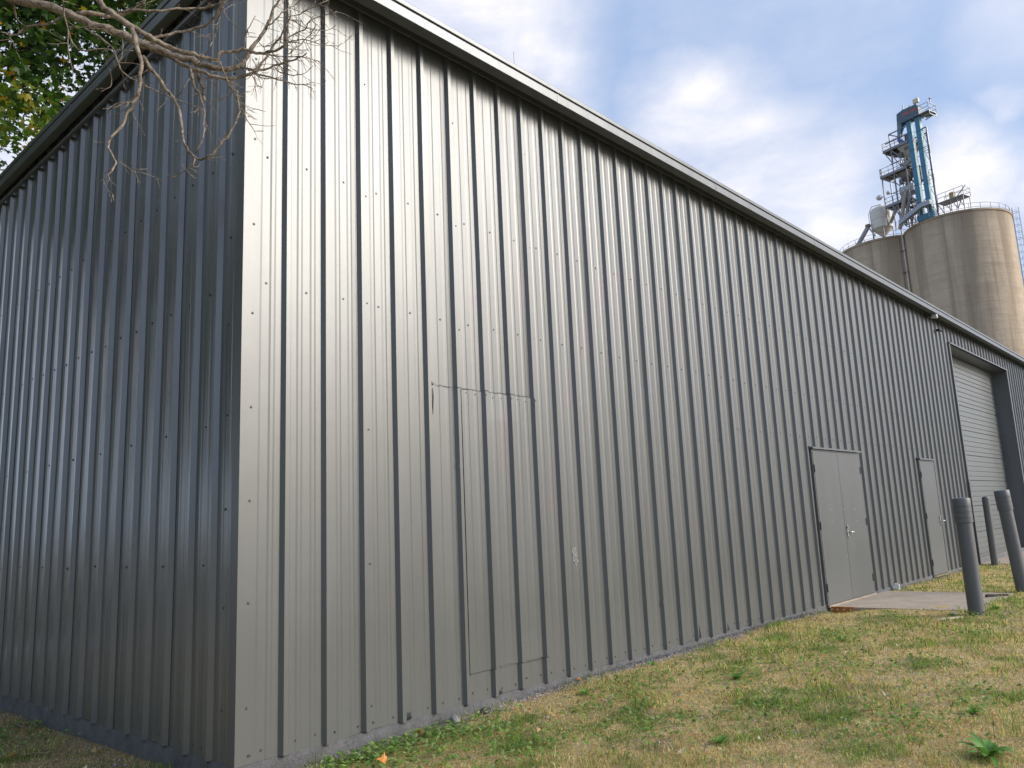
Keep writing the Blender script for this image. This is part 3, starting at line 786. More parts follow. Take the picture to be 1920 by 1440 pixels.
# rosettes
M_ros = leafy('rosette_leaf', False, (.14, .30, .06), .3)
def leafblade(L, W, curl=.4, n=5, ruff=0.0):
    mb = MB()
    for i in range(n+1):
        t = i/n; w = W*math.sin(math.pi*min(1, t*.93+.07))**.8*(1+ruff*((i % 2)-.5)); zz = L*(math.sin(t*1.6)*.42-curl*t*t*.5)
        mb.v += [(L*t, -w, zz+w*.3), (L*t, 0, zz), (L*t, w, zz+w*.3)]
    for i in range(n):
        a = 3*i; mb.f += [(a, a+3, a+4, a+1), (a+1, a+4, a+5, a+2)]
    return mb
ros_mesh = [leafblade(.11, .013, .4, 6, .5).mesh('rosette_leaf', M_ros, True), leafblade(.085, .016, .2, 6, .2).mesh('rosette_leaf', M_ros, True)]
def rosette(x, y, s, n, label, group):
    t = thing('dandelion', label, 'weed', (x, y, float(gh(x, y))), random.uniform(0, 6), group)
    for k in range(n):
        o = link('leaf', ros_mesh[k % 2], t); o.rotation_euler = (0, random.uniform(-.35, .25), 2*math.pi*k/n*1.618+random.uniform(-.2, .2)); q = s*random.uniform(.7, 1.2); o.scale = (q, q, q)
for x, y, s, n, lab in ((2.52, -3.40, 1.35, 22, 'largest bright green leafy rosette at the lower right corner of the lawn'), (3.45, -3.1, .9, 14, 'small green rosette a step behind the largest one'),
                        (3.75, -1.22, .9, 16, 'leafy green rosette in the dark green patch out from the paint scar'), (5.9, -1.3, .9, 12, 'rosette in the green patch halfway to the double door'), (2.75, -.42, .8, 12, 'small rosette near the wall foot beside the repair sheet'),
                        (4.0, -.22, .8, 12, 'small weed rosette at the wall foot left of the bent panel edge'), (8.95, -2.05, 1.0, 16, 'grassy weed clump at the front edge of the pavement'), (2.1, -2.0, .8, 12, 'flat rosette in the dry grass at bottom centre'), (-.62, 2.55, 1.6, 16, 'broad green weed at the left wall corner of the photo')):
    rosette(x, y, s, n, lab, 'weed rosettes in the lawn')
# fallen leaves
def maple_mesh(name, s, mat, fold=.25):
    out = [(0, -.02), (.10, -.10), (.42, -.22), (.40, -.05), (.62, .10), (.50, .22), (.80, .50), (.55, .48), (.42, .62), (.28, .48), (.22, .70), (.0, 1.02)]
    pts = out+[(-x, y) for x, y in out[-2:0:-1]]
    mb = MB(); n = len(pts)
    mb.v = [((x)*s, (y)*s, s*(fold*abs(x)*abs(x)+.12*math.sin(y*3)-.1*y*y)) for x, y in pts]+[(0, .25*s, 0)]
    mb.f = [(i, (i+1) % n, n) for i in range(n)]
    return mb.mesh(name, mat)
dry = [leafy('dry_leaf_tan', False, (.55, .40, .20), .2), leafy('dry_leaf_pale', False, (.68, .62, .46), .2), leafy('dry_leaf_orange', False, (.60, .26, .06), .2), leafy('dry_leaf_brown', False, (.22, .12, .06), .1)]
dl = [maple_mesh('dry_leaf', .05, dry[0], .7), maple_mesh('dry_leaf', .045, dry[1], .9), maple_mesh('dry_leaf', .05, dry[2], .6), maple_mesh('dry_leaf', .04, dry[3], 1.0)]
def fallen(x, y, k, s, label, rx=None):
    o = link('fallen_leaf', dl[k], None, label, 'leaf', 'fallen leaves on the lawn'); o.location = (x, y, float(gh(x, y))+.035); o.scale = (s, s, s)
    o.rotation_euler = (random.uniform(-.5, .5), random.uniform(-.5, .5), random.uniform(0, 6)); return o
fallen(3.63, -2.49, 1, 1.1, 'pale cream curled leaf lying in the middle of the green patch at right')
fallen(1.74, -1.93, 1, 1.1, 'pale flat leaf in the dry grass at the bottom edge, centre')
fallen(1.95, -2.45, 0, 1.0, 'crumpled tan leaf near the bottom edge right of centre')
fallen(1.27, -.15, 2, 1.0, 'orange leaf on the clover right below the foundation')
fallen(.70, -.50, 2, 1.2, 'large orange and tan leaf in the clover nearest the camera')
fallen(3.05, -.13, 2, .8, 'reddish leaf at the wall foot under the paint scar')
fallen(-.19, 1.60, 0, 1.2, 'yellowish leaf with a long stem at the foot of the left wall')
fallen(-.55, 2.1, 2, .9, 'small orange leaf on the soil beside the left wall')
random.seed(31); i = 0
while i < 34:
    x = random.uniform(.4, 9); y = random.uniform(-3.8, -.15)
    if not in_view(np.array([x]), np.array([y]), np.array([-.05]), 0)[0]: continue
    fallen(x, y, random.choice([0, 0, 1, 3, 3]), random.uniform(.35, .75), 'small dry leaf scattered among the grass'); i += 1
for _ in range(10):
    fallen(random.uniform(-1.1, -.15), random.uniform(.9, 3.6), random.choice([0, 1, 3]), random.uniform(.4, .8), 'small dry leaf on the bare soil along the left wall')
# gravel and debris along the wall foot
mb = MB(); random.seed(17)
gm = simple('gravel', (.33, .31, .30), .85, 0, .5, 90)
for _ in range(5200):
    if random.random() < .72: x = random.uniform(.1, 17) if random.random() < .4 else random.uniform(.1, 6); y = -.035-abs(random.gauss(0, .075))
    elif random.random() < .12: x = -.05-abs(random.gauss(0, .12)); y = random.uniform(0, 5)
    else: x = random.uniform(1.8, 5)+random.gauss(0, .3); y = random.uniform(-2.8, -.2)
    s = random.uniform(.003, .010)*random.choice([1, 1, 1, 1.7]); z = float(gh(x, y))+s*.3
    R3 = [random.uniform(.6, 1.2)*s for _ in range(6)]
    mb.add([(x+R3[0], y, z), (x-R3[1], y, z), (x, y+R3[2], z), (x, y-R3[3], z), (x, y, z+R3[4]*.8), (x, y, z-s)], [(0, 2, 4), (2, 1, 4), (1, 3, 4), (3, 0, 4), (2, 0, 5), (1, 2, 5), (3, 1, 5), (0, 3, 5)])
link('gravel', mb.mesh('gravel', gm), None, 'fine grey gravel and crumbs along the foot of the walls', 'gravel', None, 'stuff')
# straw-like fallen twigs
random.seed(41); tm = simple('dry_twig', (.30, .24, .17), .8)
for k in range(9):
    x, y = [(-.35, 1.9), (1.2, -.25), (1.05, -.9), (1.6, -.25), (3.3, -3.0), (2.4, -1.3), (4.4, -2.6), (6.8, -2.2), (.8, -1.0)][k]
    a = random.uniform(0, 6); z = float(gh(x, y))+.03; m = MB(); p = []
    for j in range(6): p.append((x+math.cos(a)*.05*j+random.gauss(0, .004), y+math.sin(a)*.05*j+random.gauss(0, .004), z+random.uniform(-.008, .012)))
    m.tube(p, [.003, .003, .0028, .0025, .002, .001], 5)
    m.build('twig', tm, None, label=['dark thin twig on the soil beside the left wall', 'thin twig leaning over the clover close to the foundation', 'thin twig in the grass at the bottom edge below the clover', 'short twig between clover and foundation beside the grey stone', 'thin dry twig next to the small rosette at lower right', 'thin dry twig in the open grass out from the repair sheet', 'thin dry twig in the grass well out from the bent panel edge', 'thin dry twig in the grass out from the double door', 'thin twig lying at the outer edge of the clover'][k], cat='twig', group='fallen twigs')

# ------------------------------------------------------------------ grain elevator: two joined concrete silos, head tower, tank
def silo_mat():
    mt, g, p = new_mat('stained_silo_concrete')
    tcn = g.n('ShaderNodeTexCoord').outputs['Object']
    sp_ = g.n('ShaderNodeSeparateXYZ'); g.l(tcn, sp_.inputs[0])
    ang = g.math('ARCTAN2', sp_.outputs[1], sp_.outputs[0])
    cmb = g.n('ShaderNodeCombineXYZ'); g.l(g.math('MULTIPLY', ang, 6.4), cmb.inputs[0]); g.l(sp_.outputs[2], cmb.inputs[2])
    v = cmb.outputs[0]
    streak = g.noise(g.mapping(v, (.42, 1, .035)), 1.0, 5, .55, .4)
    streak2 = g.noise(g.mapping(v, (1.6, 1, .06)), 1.0, 5, .6, .3)
    lift = g.noise(g.mapping(v, (.12, 1, 1.1)), 1.0, 5, .7)
    cloud = g.noise(g.mapping(v, (.5, 1, .5)), 1.0, 6, .65)
    c = g.mix(g.ramp(cloud, [(.3, 0.0), (.7, 1.0)]), (.46, .375, .28), (.56, .465, .355))
    c = g.mix(g.ramp(streak, [(.46, 0.0), (.62, .62)]), c, (.26, .205, .155))
    c = g.mix(g.ramp(streak2, [(.55, 0.0), (.72, .55)]), c, (.25, .17, .11))
    c = g.mix(g.ramp(lift, [(.52, 0.0), (.66, .35)]), c, (.30, .25, .19))
    ringz = g.math('FRACT', g.math('MULTIPLY', g.math('ADD', sp_.outputs[2], g.math('MULTIPLY', cloud, .12)), 1/1.22))
    ring = g.math('MULTIPLY', g.ramp(ringz, [(.0, 1.0), (.07, 0.0)]), g.ramp(cloud, [(.38, .15), (.6, .8)]))
    c = g.mix(g.math('MULTIPLY', ring, .5), c, (.24, .19, .15))
    top = g.ramp(g.math('ADD', sp_.outputs[2], g.math('MULTIPLY', streak2, 5)), [(0.0, 0.0), (1.0, 1.0)])
    c = g.mix(g.math('MULTIPLY', g.math('SMOOTH_MIN', g.math('MULTIPLY', g.math('SUBTRACT', g.math('ADD', sp_.outputs[2], g.math('MULTIPLY', streak2, 4)), 37.0), .4, clamp=True), 1.0, .1), .35), c, (.24, .19, .15))
    g.l(c, p.inputs['Base Color']); p.inputs['Roughness'].default_value = .9; p.inputs['Specular IOR Level'].default_value = .2
    bump(g, p, g.math('ADD', lift, cloud), .5, .15); return mt
M_silo = silo_mat(); HS = 37.42; RS = 6.446
M_steel = simple('galvanised_steel', (.19, .20, .22), .45, .5, .2, 3)
M_steel2 = simple('dark_weathered_steel', (.16, .15, .155), .6, .3, .3, 2)
M_blue = simple('faded_blue_paint', (.055, .20, .34), .5, .1, .2, 1.2)
M_teal = simple('sunlit_blue_green_paint', (.17, .36, .38), .5, .05, .2, 1.5)  # paler blue-green stands for sunlight on one side of the trunks
M_tank = simple('off_white_tank_paint', (.62, .60, .55), .5, 0, .08, 1.2)
M_redp = simple('red_print', (.36, .08, .06), .5, 0, .3, 3)
CS = [((110.03, 19.24), 'weathered round concrete grain silo, nearer one on the right'), ((112.68, 29.15), 'weathered round concrete grain silo, farther one on the left')]
silos = []
for (c, lab) in CS:
    t = thing('grain_silo', lab, 'silo', (c[0], c[1], -.3), 0, 'joined concrete grain silos')
    mb = MB(); mb.lathe([(RS, 0), (RS, HS-.0), (RS+.10, HS+.02), (RS+.10, HS+.28), (.01, HS+.3)], 96, capb=False)
    # fix: object origin sits at -0.3, so the top comes out at HS
    mb.build('wall', M_silo, t, smooth=True, angle=30); silos.append(t)
def ring_rail(t, cx, cy, a0, a1, r=RS-.12, z=HS):
    m = MB(); n = max(4, int(abs(a1-a0)*r/1.35)); po = []
    for i in range(n+1):
        a = a0+(a1-a0)*i/n; p = Vector((math.cos(a)*r, math.sin(a)*r, z)); po.append(p); m.tube([p, p+Vector((0, 0, 1.08))], .028, 5)
    fine_ = [Vector((math.cos(a0+(a1-a0)*i/40)*r, math.sin(a0+(a1-a0)*i/40)*r, z)) for i in range(41)]
    for h in (.55, 1.08): m.tube([p+Vector((0, 0, h)) for p in fine_], .024, 5)
    m.build('guard_rail', M_steel, t)
ring_rail(silos[0], 0, 0, R(-215), R(110)); ring_rail(silos[1], 0, 0, R(20), R(222))
# concrete fillet joining the two silos, seen as the shallow valley between them
mb = MB(); a, b = Vector((*CS[0][0], 0)), Vector((*CS[1][0], 0)); u = (b-a).normalized(); nrm = Vector((u.y, -u.x, 0))
if nrm.dot(Vector((-1, 0, 0))) < 0: nrm = -nrm
mid = (a+b)/2; prof = []
for k in range(13):
    t_ = -1+2*k/12; prof.append(mid+u*(t_*4.4)+nrm*(3.85+1.0*t_*t_*1.0))
prof = [mid-u*2]+prof+[mid+u*2]; n = len(prof)
for z in (-.3, HS+.0): mb.v += [(p.x, p.y, z) for p in prof]
for i in range(n): j = (i+1) % n; mb.f.append((i, j, n+j, n+i))
mb.f.append(tuple(range(n, 2*n)))
o = mb.build('silo_link_wall', M_silo, None, smooth=True, angle=30, label='concrete link wall filling the notch between the two round silos', cat='wall')
# downspout in the notch
mb = MB()
def at_az(c, r, az, z): return Vector((c[0]+r*math.cos(az), c[1]+r*math.sin(az), z))
pd = mid+nrm*4.35
t = thing('downpipe', 'pale vertical downpipe running down the notch between the silos', 'pipe', (pd.x, pd.y, 0))
mb.tube([(0, 0, -.2), (0, 0, HS+1.2), (.5, 0, HS+2.2)], .11, 8)
mb.build('pipe', simple('pale_pipe', (.58, .56, .52), .5), t)
mb = MB(); mb.tube([(-.1, .42, -.2), (-.1, .42, HS)], .045, 6)
for z in np.arange(2, HS, 3): mb.box(-.16, .1, -.16, .5, z, z+.08)
mb.build('conduit', M_steel2, t)
# caged ladder on the right side of the near silo
lad = thing('caged_ladder', 'caged steel ladder up the right side of the near silo', 'ladder')
az = R(-72); base = at_az(CS[0][0], RS, az, 0); lad.location = base; lad.rotation_euler = (0, 0, az)
mb = MB()
for s_ in (-.25, .25): mb.tube([(.18, s_, 20), (.18, s_, HS+1.2)], .03, 5)
for z in np.arange(20, HS+1, .31): mb.tube([(.18, -.25, z), (.18, .25, z)], .014, 4)
mb.build('rungs', M_steel, lad)
mb = MB()
for z in np.arange(20, HS+1.3, .9):
    mb.tube([(.18+.78*math.sin(q), .42*math.cos(q)*1.0, z) for q in [math.pi*i/8 for i in range(9)]], .022, 4)
for q in (.5, 1.1, math.pi/2, 2.0, 2.6): mb.tube([(.18+.78*math.sin(q), .42*math.cos(q), 20), (.18+.78*math.sin(q), .42*math.cos(q), HS+1.2)], .015, 4)
mb.build('cage', M_steel, lad)

# ---- bucket elevator tower standing on the silo roof
TW = thing('elevator_tower', 'open steel elevator tower with two tall blue trunks on top of the silos', 'tower', (104.07+.0, 21.06, HS), R(75))
def bars(name, segs, w, mat, parent=TW, **k):
    m = MB()
    for p, q in segs: m.bar(p, q, w)
    return m.build(name, mat, parent, **k)
NEAR, FAR = -.5, -4.2                       # local y: minus is away from the camera
# blue trunks: a boxed leg each, sunlight on one side painted in as a paler face, flange joints
for s0, z0, z1, yy in ((.80, .6, 14.0, -.05), (-.42, .3, 14.0, -.05)):
    t_ = link('trunk', None, TW)
    m = MB(); m.box(s0-.30, s0+.30, yy-.28, yy+.28, z0, z1); bevel(m.build('casing', M_blue, t_), .06, 1)
    m = MB(); m.box(s0-.39, s0-.305, yy-.26, yy+.29, z0+.02, z1-.02); m.build('sunlit_side', M_teal, t_)
    for z in np.arange(z0+1.9, z1, 2.45): m = MB(); m.box(s0-.41, s0+.34, yy-.32, yy+.33, z, z+.08); m.build('flange', M_blue, t_)
m = MB(); m.box(-.95, 1.25, -.5, .4, .0, .75); m.build('boot', M_blue, TW)
# head section with faded red lettering blocks, chute
hd = link('head_house', None, TW)
m = MB(); prof = [(-1.0, 14.0), (-1.0, 15.15), (-.75, 15.62), (1.1, 15.72), (2.0, 15.5), (2.12, 14.6), (1.7, 14.0)]
n = len(prof)
for y in (-.75, .5): m.v += [(s, y, z) for s, z in prof]
m.f += [tuple(range(n)), tuple(range(n, 2*n))[::-1]]
for i in range(n): j = (i+1) % n; m.f.append((i, n+i, n+j, j))
m.build('hood', simple('dark_blue_grey_hood', (.075, .12, .17), .5, .1, .3, 2), hd)
m = MB()
for s0, s1 in ((1.15, .30), (.10, -.85)):
    m.box(min(s0, s1), max(s0, s1), .5, .515, 14.85, 15.15)
m.build('red_sign_band', M_redp, hd)
m = MB(); m.box(-2.35, -1.0, -1.3, .5, 14.0, 14.08); m.build('deck', M_steel, hd)
def rail(name, pts, z, parent=TW, mid_=True, w=.05, h=1.07, step=1.1):
    m = MB()
    for p, q in zip(pts[:-1], pts[1:]):
        p, q = Vector((*p, z)), Vector((*q, z)); n = max(1, int((q-p).length/step))
        for i in range(n+1):
            r_ = p.lerp(q, i/n); m.bar(r_, r_+Vector((0, 0, h)), w)
        for hh in ((h*.5, h) if mid_ else (h,)): m.bar(p+Vector((0, 0, hh)), q+Vector((0, 0, hh)), w)
    return m.build(name, M_steel, parent)
rail('head_rail', [(-1.0, .5), (-2.35, .5), (-2.35, -1.3), (-1.0, -1.3)], 14.08)
bars('head_brace', [((-2.3, .25, 14.0), (-1.0, -.2, 13.6)), ((-2.3, -1.2, 14.0), (-1.0, -.9, 13.6)), ((-2.35, .3, 13.55), (-2.35, -1.3, 13.55)), ((-2.35, .3, 13.55), (-.9, .3, 13.55)), ((-2.3, .3, 13.55), (-2.3, .3, 14.1)), ((-2.3, -1.2, 13.55), (-2.3, -1.2, 14.1))], .09, M_steel)
m = MB(); m.box(-.95, -.2, -.2, .1, 16.0, 16.6); m.box(-.6, -.5, -.1, 0, 15.5, 16.0); m.build('motor_hood', simple('cream_enclosure', (.60, .54, .40), .5), TW)
m = MB(); m.tube([(.75, -.6, 15.7), (.72, -.6, 16.1), (.66, -.6, 16.5)], [.22, .2, .05], 8); m.build('vent', simple('cream_vent', (.55, .51, .40), .6), TW)
bars('antenna', [((1.55, -.6, 15.6), (1.6, -.6, 16.9)), ((1.75, -.6, 15.6), (1.75, -.6, 16.4)), ((-2.3, -.2, 15.1), (-2.35, -.2, 16.0)), ((-2.5, -.2, 15.75), (-2.2, -.2, 15.85))], .10, M_steel)
m = MB()
def frustum(mb, c0, w0, d0, z0, c1, w1, d1, z1):
    vs = []
    for (c, w, d, z) in ((c0, w0, d0, z0), (c1, w1, d1, z1)):
        vs += [(c[0]-w/2, c[1]-d/2, z), (c[0]+w/2, c[1]-d/2, z), (c[0]+w/2, c[1]+d/2, z), (c[0]-w/2, c[1]+d/2, z)]
    mb.add(vs, [(0, 3, 2, 1), (4, 5, 6, 7), (0, 1, 5, 4), (1, 2, 6, 5), (2, 3, 7, 6), (3, 0, 4, 7)])
frustum(m, (1.75, -.1), .8, 1.0, 14.6, (2.25, -.1), .45, .5, 12.9); frustum(m, (2.25, -.1), .45, .5, 12.9, (2.35, 0), .4, .4, 12.2)
m.build('discharge_chute', simple('blue_grey_chute', (.14, .21, .29), .5, .1, .3, 3), TW)
m = MB(); m.tube([(1.45, -.1, 13.95), (2.3, -.1, 12.4)], .14, 8); m.build('brace_pipe', M_blue, TW)
m = MB(); m.tube([(2.35, 0, 12.45), (2.3, .05, 12.0), (1.75, .1, 11.4)], .24, 10); m.build('elbow', simple('bright_blue_elbow', (.05, .12, .36), .45), TW)
# main frame posts
P = {'r': -1.35, 'l': 3.68, 'o': 5.5}
def sticks(name, segs, w, mat):
    for s_ in segs: bars(name, [s_], w, mat)
sticks('post', [((P['r'], -.2, 0), (P['r'], -.2, 12.35)), ((-.35, -1.9, 0), (-.35, -1.9, 12.35))], .14, M_steel)
sticks('post', [((P['l'], .1, 0), (P['l'], .1, 13.5)), ((P['l'], -1.9, 0), (P['l'], -1.9, 12.5))], .15, M_steel)
sticks('post', [((P['o'], .1, 1.0), (P['o'], .1, 9.1)), ((P['o'], -1.8, 1.0), (P['o'], -1.8, 9.1)), ((1.85, .2, 3.6), (1.85, .2, 9.0))], .13, M_steel)
sticks('top_beam', [((P['l'], .1, 13.45), (1.2, .1, 13.45)), ((P['r'], -.2, 12.3), (-.35, -1.9, 12.3)), ((4.4, .1, 12.35), (.9, .1, 12.35)), ((P['l'], .1, 13.4), (2.2, .1, 12.4)), ((P['r'], -.2, 12.3), (-.4, -.2, 12.3)), ((P['l'], -1.9, 12.4), (-.35, -1.9, 12.3))], .13, M_steel)
cross = []
for z0, z1 in ((0, 2.4), (2.4, 4.8), (4.8, 7.2), (7.2, 9.6), (9.6, 12)):
    cross += [((P['r'], -.2, z0), (-.35, -1.9, z1)), ((-.35, -1.9, z0), (P['r'], -.2, z1)), ((P['r'], -.2, z1), (-.35, -1.9, z1)), ((P['r'], -.2, z0), (-.5, -.2, z1)), ((P['l'], -1.9, z0), (1.4, -1.9, z1)), ((P['l'], -1.9, z1), (-.35, -1.9, z1))]
sticks('lattice', cross, .055, M_steel)
rail('landing_rail', [(-.8, -.1), (P['r']-.1, -.1), (-.4, -1.9)], 8.6); rail('landing_rail', [(-.8, -.1), (P['r']-.1, -.1), (-.4, -1.9)], 4.6)
# inner dark utility columns between the trunks
bars('inner_column', [((.2, -.9, 0), (.2, -.9, 13.6))], .30, M_steel2); bars('inner_column', [((.5, -1.5, 0), (.5, -1.5, 12))], .22, M_steel2)
bars('inner_column', [((1.9, -2.4, 0), (1.9, -2.4, 9.0))], .20, M_steel2)
# platforms
def platform(s0, s1, z, label=None):
    t_ = link('platform', None, TW)
    m = MB(); m.box(s0, s1, -2.0, .25, z-.06, z); m.build('deck', M_steel2, t_)
    m = MB()
    m.box(s0-.04, s1+.04, .25, .33, z-.24, z+.10); m.box(s1, s1+.08, -2.0, .25, z-.24, z+.08)
    for k in np.arange(s0+.3, s1, .75): m.box(k-.05, k+.05, -2, .24, z-.24, z-.06)
    m.build('edge_beam', M_steel, t_)
    m = MB()
    for p, q in (((s0, .3), (s1, .3)), ((s1, .3), (s1, -2.0)), ((s1, -2.0), (s0, -2.0))):
        p, q = Vector((*p, z)), Vector((*q, z)); n = max(2, int((q-p).length/1.2))
        for i in range(n+1): r_ = p.lerp(q, i/n); m.bar(r_, r_+Vector((0, 0, 1.07)), .05)
        for hh in (.53, 1.07): m.bar(p+Vector((0, 0, hh)), q+Vector((0, 0, hh)), .05)
    m.build('guard_rail', M_steel, t_)
platform(1.15, 4.75, 11.35); platform(1.75, 5.6, 8.0); platform(1.8, 5.4, 3.7)
sticks('knee_brace', [((4.6, .2, 11.1), (3.7, .15, 9.3)), ((4.6, -1.8, 11.1), (3.7, -1.8, 9.3)), ((3.6, .2, 11.1), (2.2, .2, 9.4)), ((5.5, .2, 7.8), (3.7, .2, 6.4)), ((3.7, .1, 8), (2.2, .1, 5.5)), ((5.4, .2, 3.5), (3.7, .2, 2.2)), ((-1.0, .3, 1.2), (1.9, .3, 3.8)), ((-.6, .3, 1.0), (1.9, .3, 3.4)), ((3.7, .2, 3.6), (5.4, .2, 1.0)),
     ((2.9, .2, 0), (2.9, .2, 3.6)), ((2.2, .2, 0), (2.2, .2, 3.6)), ((4.4, .2, 0), (4.4, .2, 3.6)), ((1.4, -.2, 0), (1.4, -.2, 2.9)), ((2.9, .2, 0), (4.4, .2, 3.6)), ((2.2, .2, 3.4), (2.9, .2, .2)), ((1.4, -.2, 2.8), (2.2, .2, .2)), ((3.6, -2, 0), (2.4, -2, 3.6)), ((2.4, -2, 0), (3.6, -2, 3.6))], .10, M_steel)
# process equipment: hopper, zigzag chutes, cleaner, spouts
M_hop = simple('dusty_galvanised_sheet', (.42, .39, .34), .6, .2, .25, 2)
M_hopd = simple('dark_rusty_sheet', (.22, .19, .17), .7, .1, .3, 2)  # browner and darker than the upper hopper's sheet
m = MB(); frustum(m, (1.55, -.9), 2.3, 2.0, 10.9, (1.75, -.9), .7, .7, 9.4); frustum(m, (1.55, -.9), 2.35, 2.05, 11.28, (1.55, -.9), 2.35, 2.05, 10.9); m.build('hopper', M_hop, TW)
m = MB(); m.tube([(1.7, -.8, 9.4), (1.75, -.7, 8.9), (2.75, -.5, 8.1), (2.8, -.5, 7.7)], .30, 8); m.tube([(2.2, -.6, 8.6), (2.9, -.4, 8.9)], .16, 8); m.build('chute', M_hop, TW)
m = MB(); frustum(m, (2.6, -.9), 1.7, 1.6, 7.75, (2.5, -.9), .7, .7, 6.4); m.tube([(2.5, -.9, 6.4), (2.4, -.8, 5.6)], .32, 8); m.build('hopper', M_hopd, TW)
m = MB(); m.box(1.55, 3.55, -1.7, -.3, 4.75, 5.75); m.box(1.9, 2.3, -.3, -.15, 4.9, 5.4); m.box(2.7, 3.1, -.3, -.15, 4.9, 5.4); bevel(m.build('cleaner', simple('light_grey_cleaner', (.46, .47, .48), .5, .2), TW), .03)
m = MB(); m.tube([(3.0, -.6, 4.75), (4.6, -.3, 2.6), (5.3, -.2, 1.4)], .22, 8); m.build('spout', simple('yellowed_spout', (.42, .38, .28), .6), TW)
m = MB(); m.tube([(2.3, .2, 4.75), (2.55, .5, 3.6), (3.2, .7, .9), (3.5, .8, -.2)], .26, 8); m.build('spout', simple('rusted_spout', (.34, .27, .24), .6, .1, .4, 3), TW)
m = MB(); m.tube([(2.0, .1, 4.75), (1.9, .4, 3.4), (2.6, .6, .9)], .20, 8); m.build('spout', M_steel, TW)
m = MB(); m.box(.85, 1.5, -2.4, -1.4, 6.2, 8.2); m.build('duct', M_steel2, TW); m = MB(); m.box(1.3, 1.9, -1.9, -1.2, 3.9, 4.7); m.build('duct', M_steel2, TW)
m = MB(); m.box(1.4, 2.2, -1.6, -1.0, 12.2, 12.9); m.build('drive_box', M_steel2, TW)
for (s, z, r_) in ((6.1, 5.2, .42), (4.75, 5.35, .26)):
    m = MB(); m.lathe([(r_*.95, 0), (r_, .1), (r_*.5, .45), (.05, .5)], 20)
    o = m.build('dish_antenna', simple('white_dish', (.66, .66, .66), .4), TW, smooth=True, angle=40); o.location = (s, .35, z); o.rotation_euler = (R(-80), 0, R(25))
bars('dish_mount', [((5.5, .1, 5.2), (6.1, .2, 5.2)), ((3.7, .1, 5.0), (4.75, .2, 5.3))], .07, M_steel)
# crowded small pipework, conduits, ladders and brackets inside the frame
m = MB(); rr = random.Random(66)
for _ in range(75):
    s, y, z = rr.uniform(1.1, 3.6), rr.uniform(-1.8, -.1), rr.uniform(.2, 10.8); k = rr.random()
    if k < .35: m.bar((s, y, z), (s+rr.uniform(-.9, .9), y, z+rr.uniform(.5, 2.2)), rr.uniform(.06, .12))
    elif k < .6: m.bar((s, y, z), (s, y, z+rr.uniform(1, 3)), rr.uniform(.06, .10))
    elif k < .8: m.bar((s, y, z), (s+rr.uniform(.6, 1.6), y, z), .08)
    else: w = rr.uniform(.12, .35); m.box(s-w, s+w, y-w, y+w, z, z+rr.uniform(.2, .7))
for z in np.arange(.3, 13, .33): m.bar((-.05, -.7, z), (.35, -.7, z), .035)
m.build('pipework', M_steel2, TW, kind='stuff')
# grey conveyor climbing over the near rim
m = MB()
for (s0, z0, s1, z1, y) in ((3.4, .25, .1, 1.5, .8),):
    vs = []
    for (s, z) in ((s0, z0), (s1, z1)):
        vs += [(s, y-.3, z), (s, y+.3, z), (s, y+.3, z+.6), (s, y-.3, z+.6)]
    m.add(vs, [(0, 1, 2, 3), (7, 6, 5, 4), (0, 4, 5, 1), (1, 5, 6, 2), (2, 6, 7, 3), (3, 7, 4, 0)])
m.box(-1.1, .1, .5, 1.1, 1.5, 2.1); m.build('conveyor', simple('pale_blue_grey_conveyor', (.33, .37, .43), .5, .2), TW)
sticks('conveyor_leg', [((s, .8, 0), (s, .8, .3+(3.4-s)*.38)) for s in (3.0, 2.4, 1.8, 1.2, .6, 0, -.6)], .07, M_steel)
# side landing on the right with a tan box
SL = thing('side_landing', 'small railed steel landing right of the blue trunks on the silo roof', 'platform', (104.07, 21.06, HS), R(75))
m = MB(); m.box(-4.9, -1.5, -1.6, .1, 1.5, 1.6); m.build('deck', M_steel, SL)
rail('guard_rail', [(-1.6, .1), (-4.9, .1), (-4.9, -1.6), (-1.6, -1.6)], 1.6, SL)
bars('leg', [((s, y, -.1), (s, y, 1.55)) for s in (-4.8, -4.0, -3.2, -2.2) for y in (.05, -1.5)]+[((-4.8, .05, 0), (-4.0, .05, 1.5)), ((-4.0, .05, 0), (-3.2, .05, 1.5)), ((-3.2, .05, 0), (-2.2, .05, 1.5)), ((-4.8, .05, 1.5), (-4.0, .05, 0)), ((-2.2, .05, 0), (-1.5, .05, 1.5)), ((-3.2, -.9, 1.6), (-4.8, -.9, 3.0))], .08, M_steel, SL)
bx = MB(); bx.box(-3.3, -2.75, -1.2, -.6, 1.62, 2.65); o = bevel(bx.build('control_box', simple('tan_box', (.42, .32, .17), .6), None, label='tan control box standing on the small side landing', cat='box'), .03)
o.matrix_world = Matrix.Translation((104.07, 21.06, HS)) @ Matrix.Rotation(R(75), 4, 'Z')
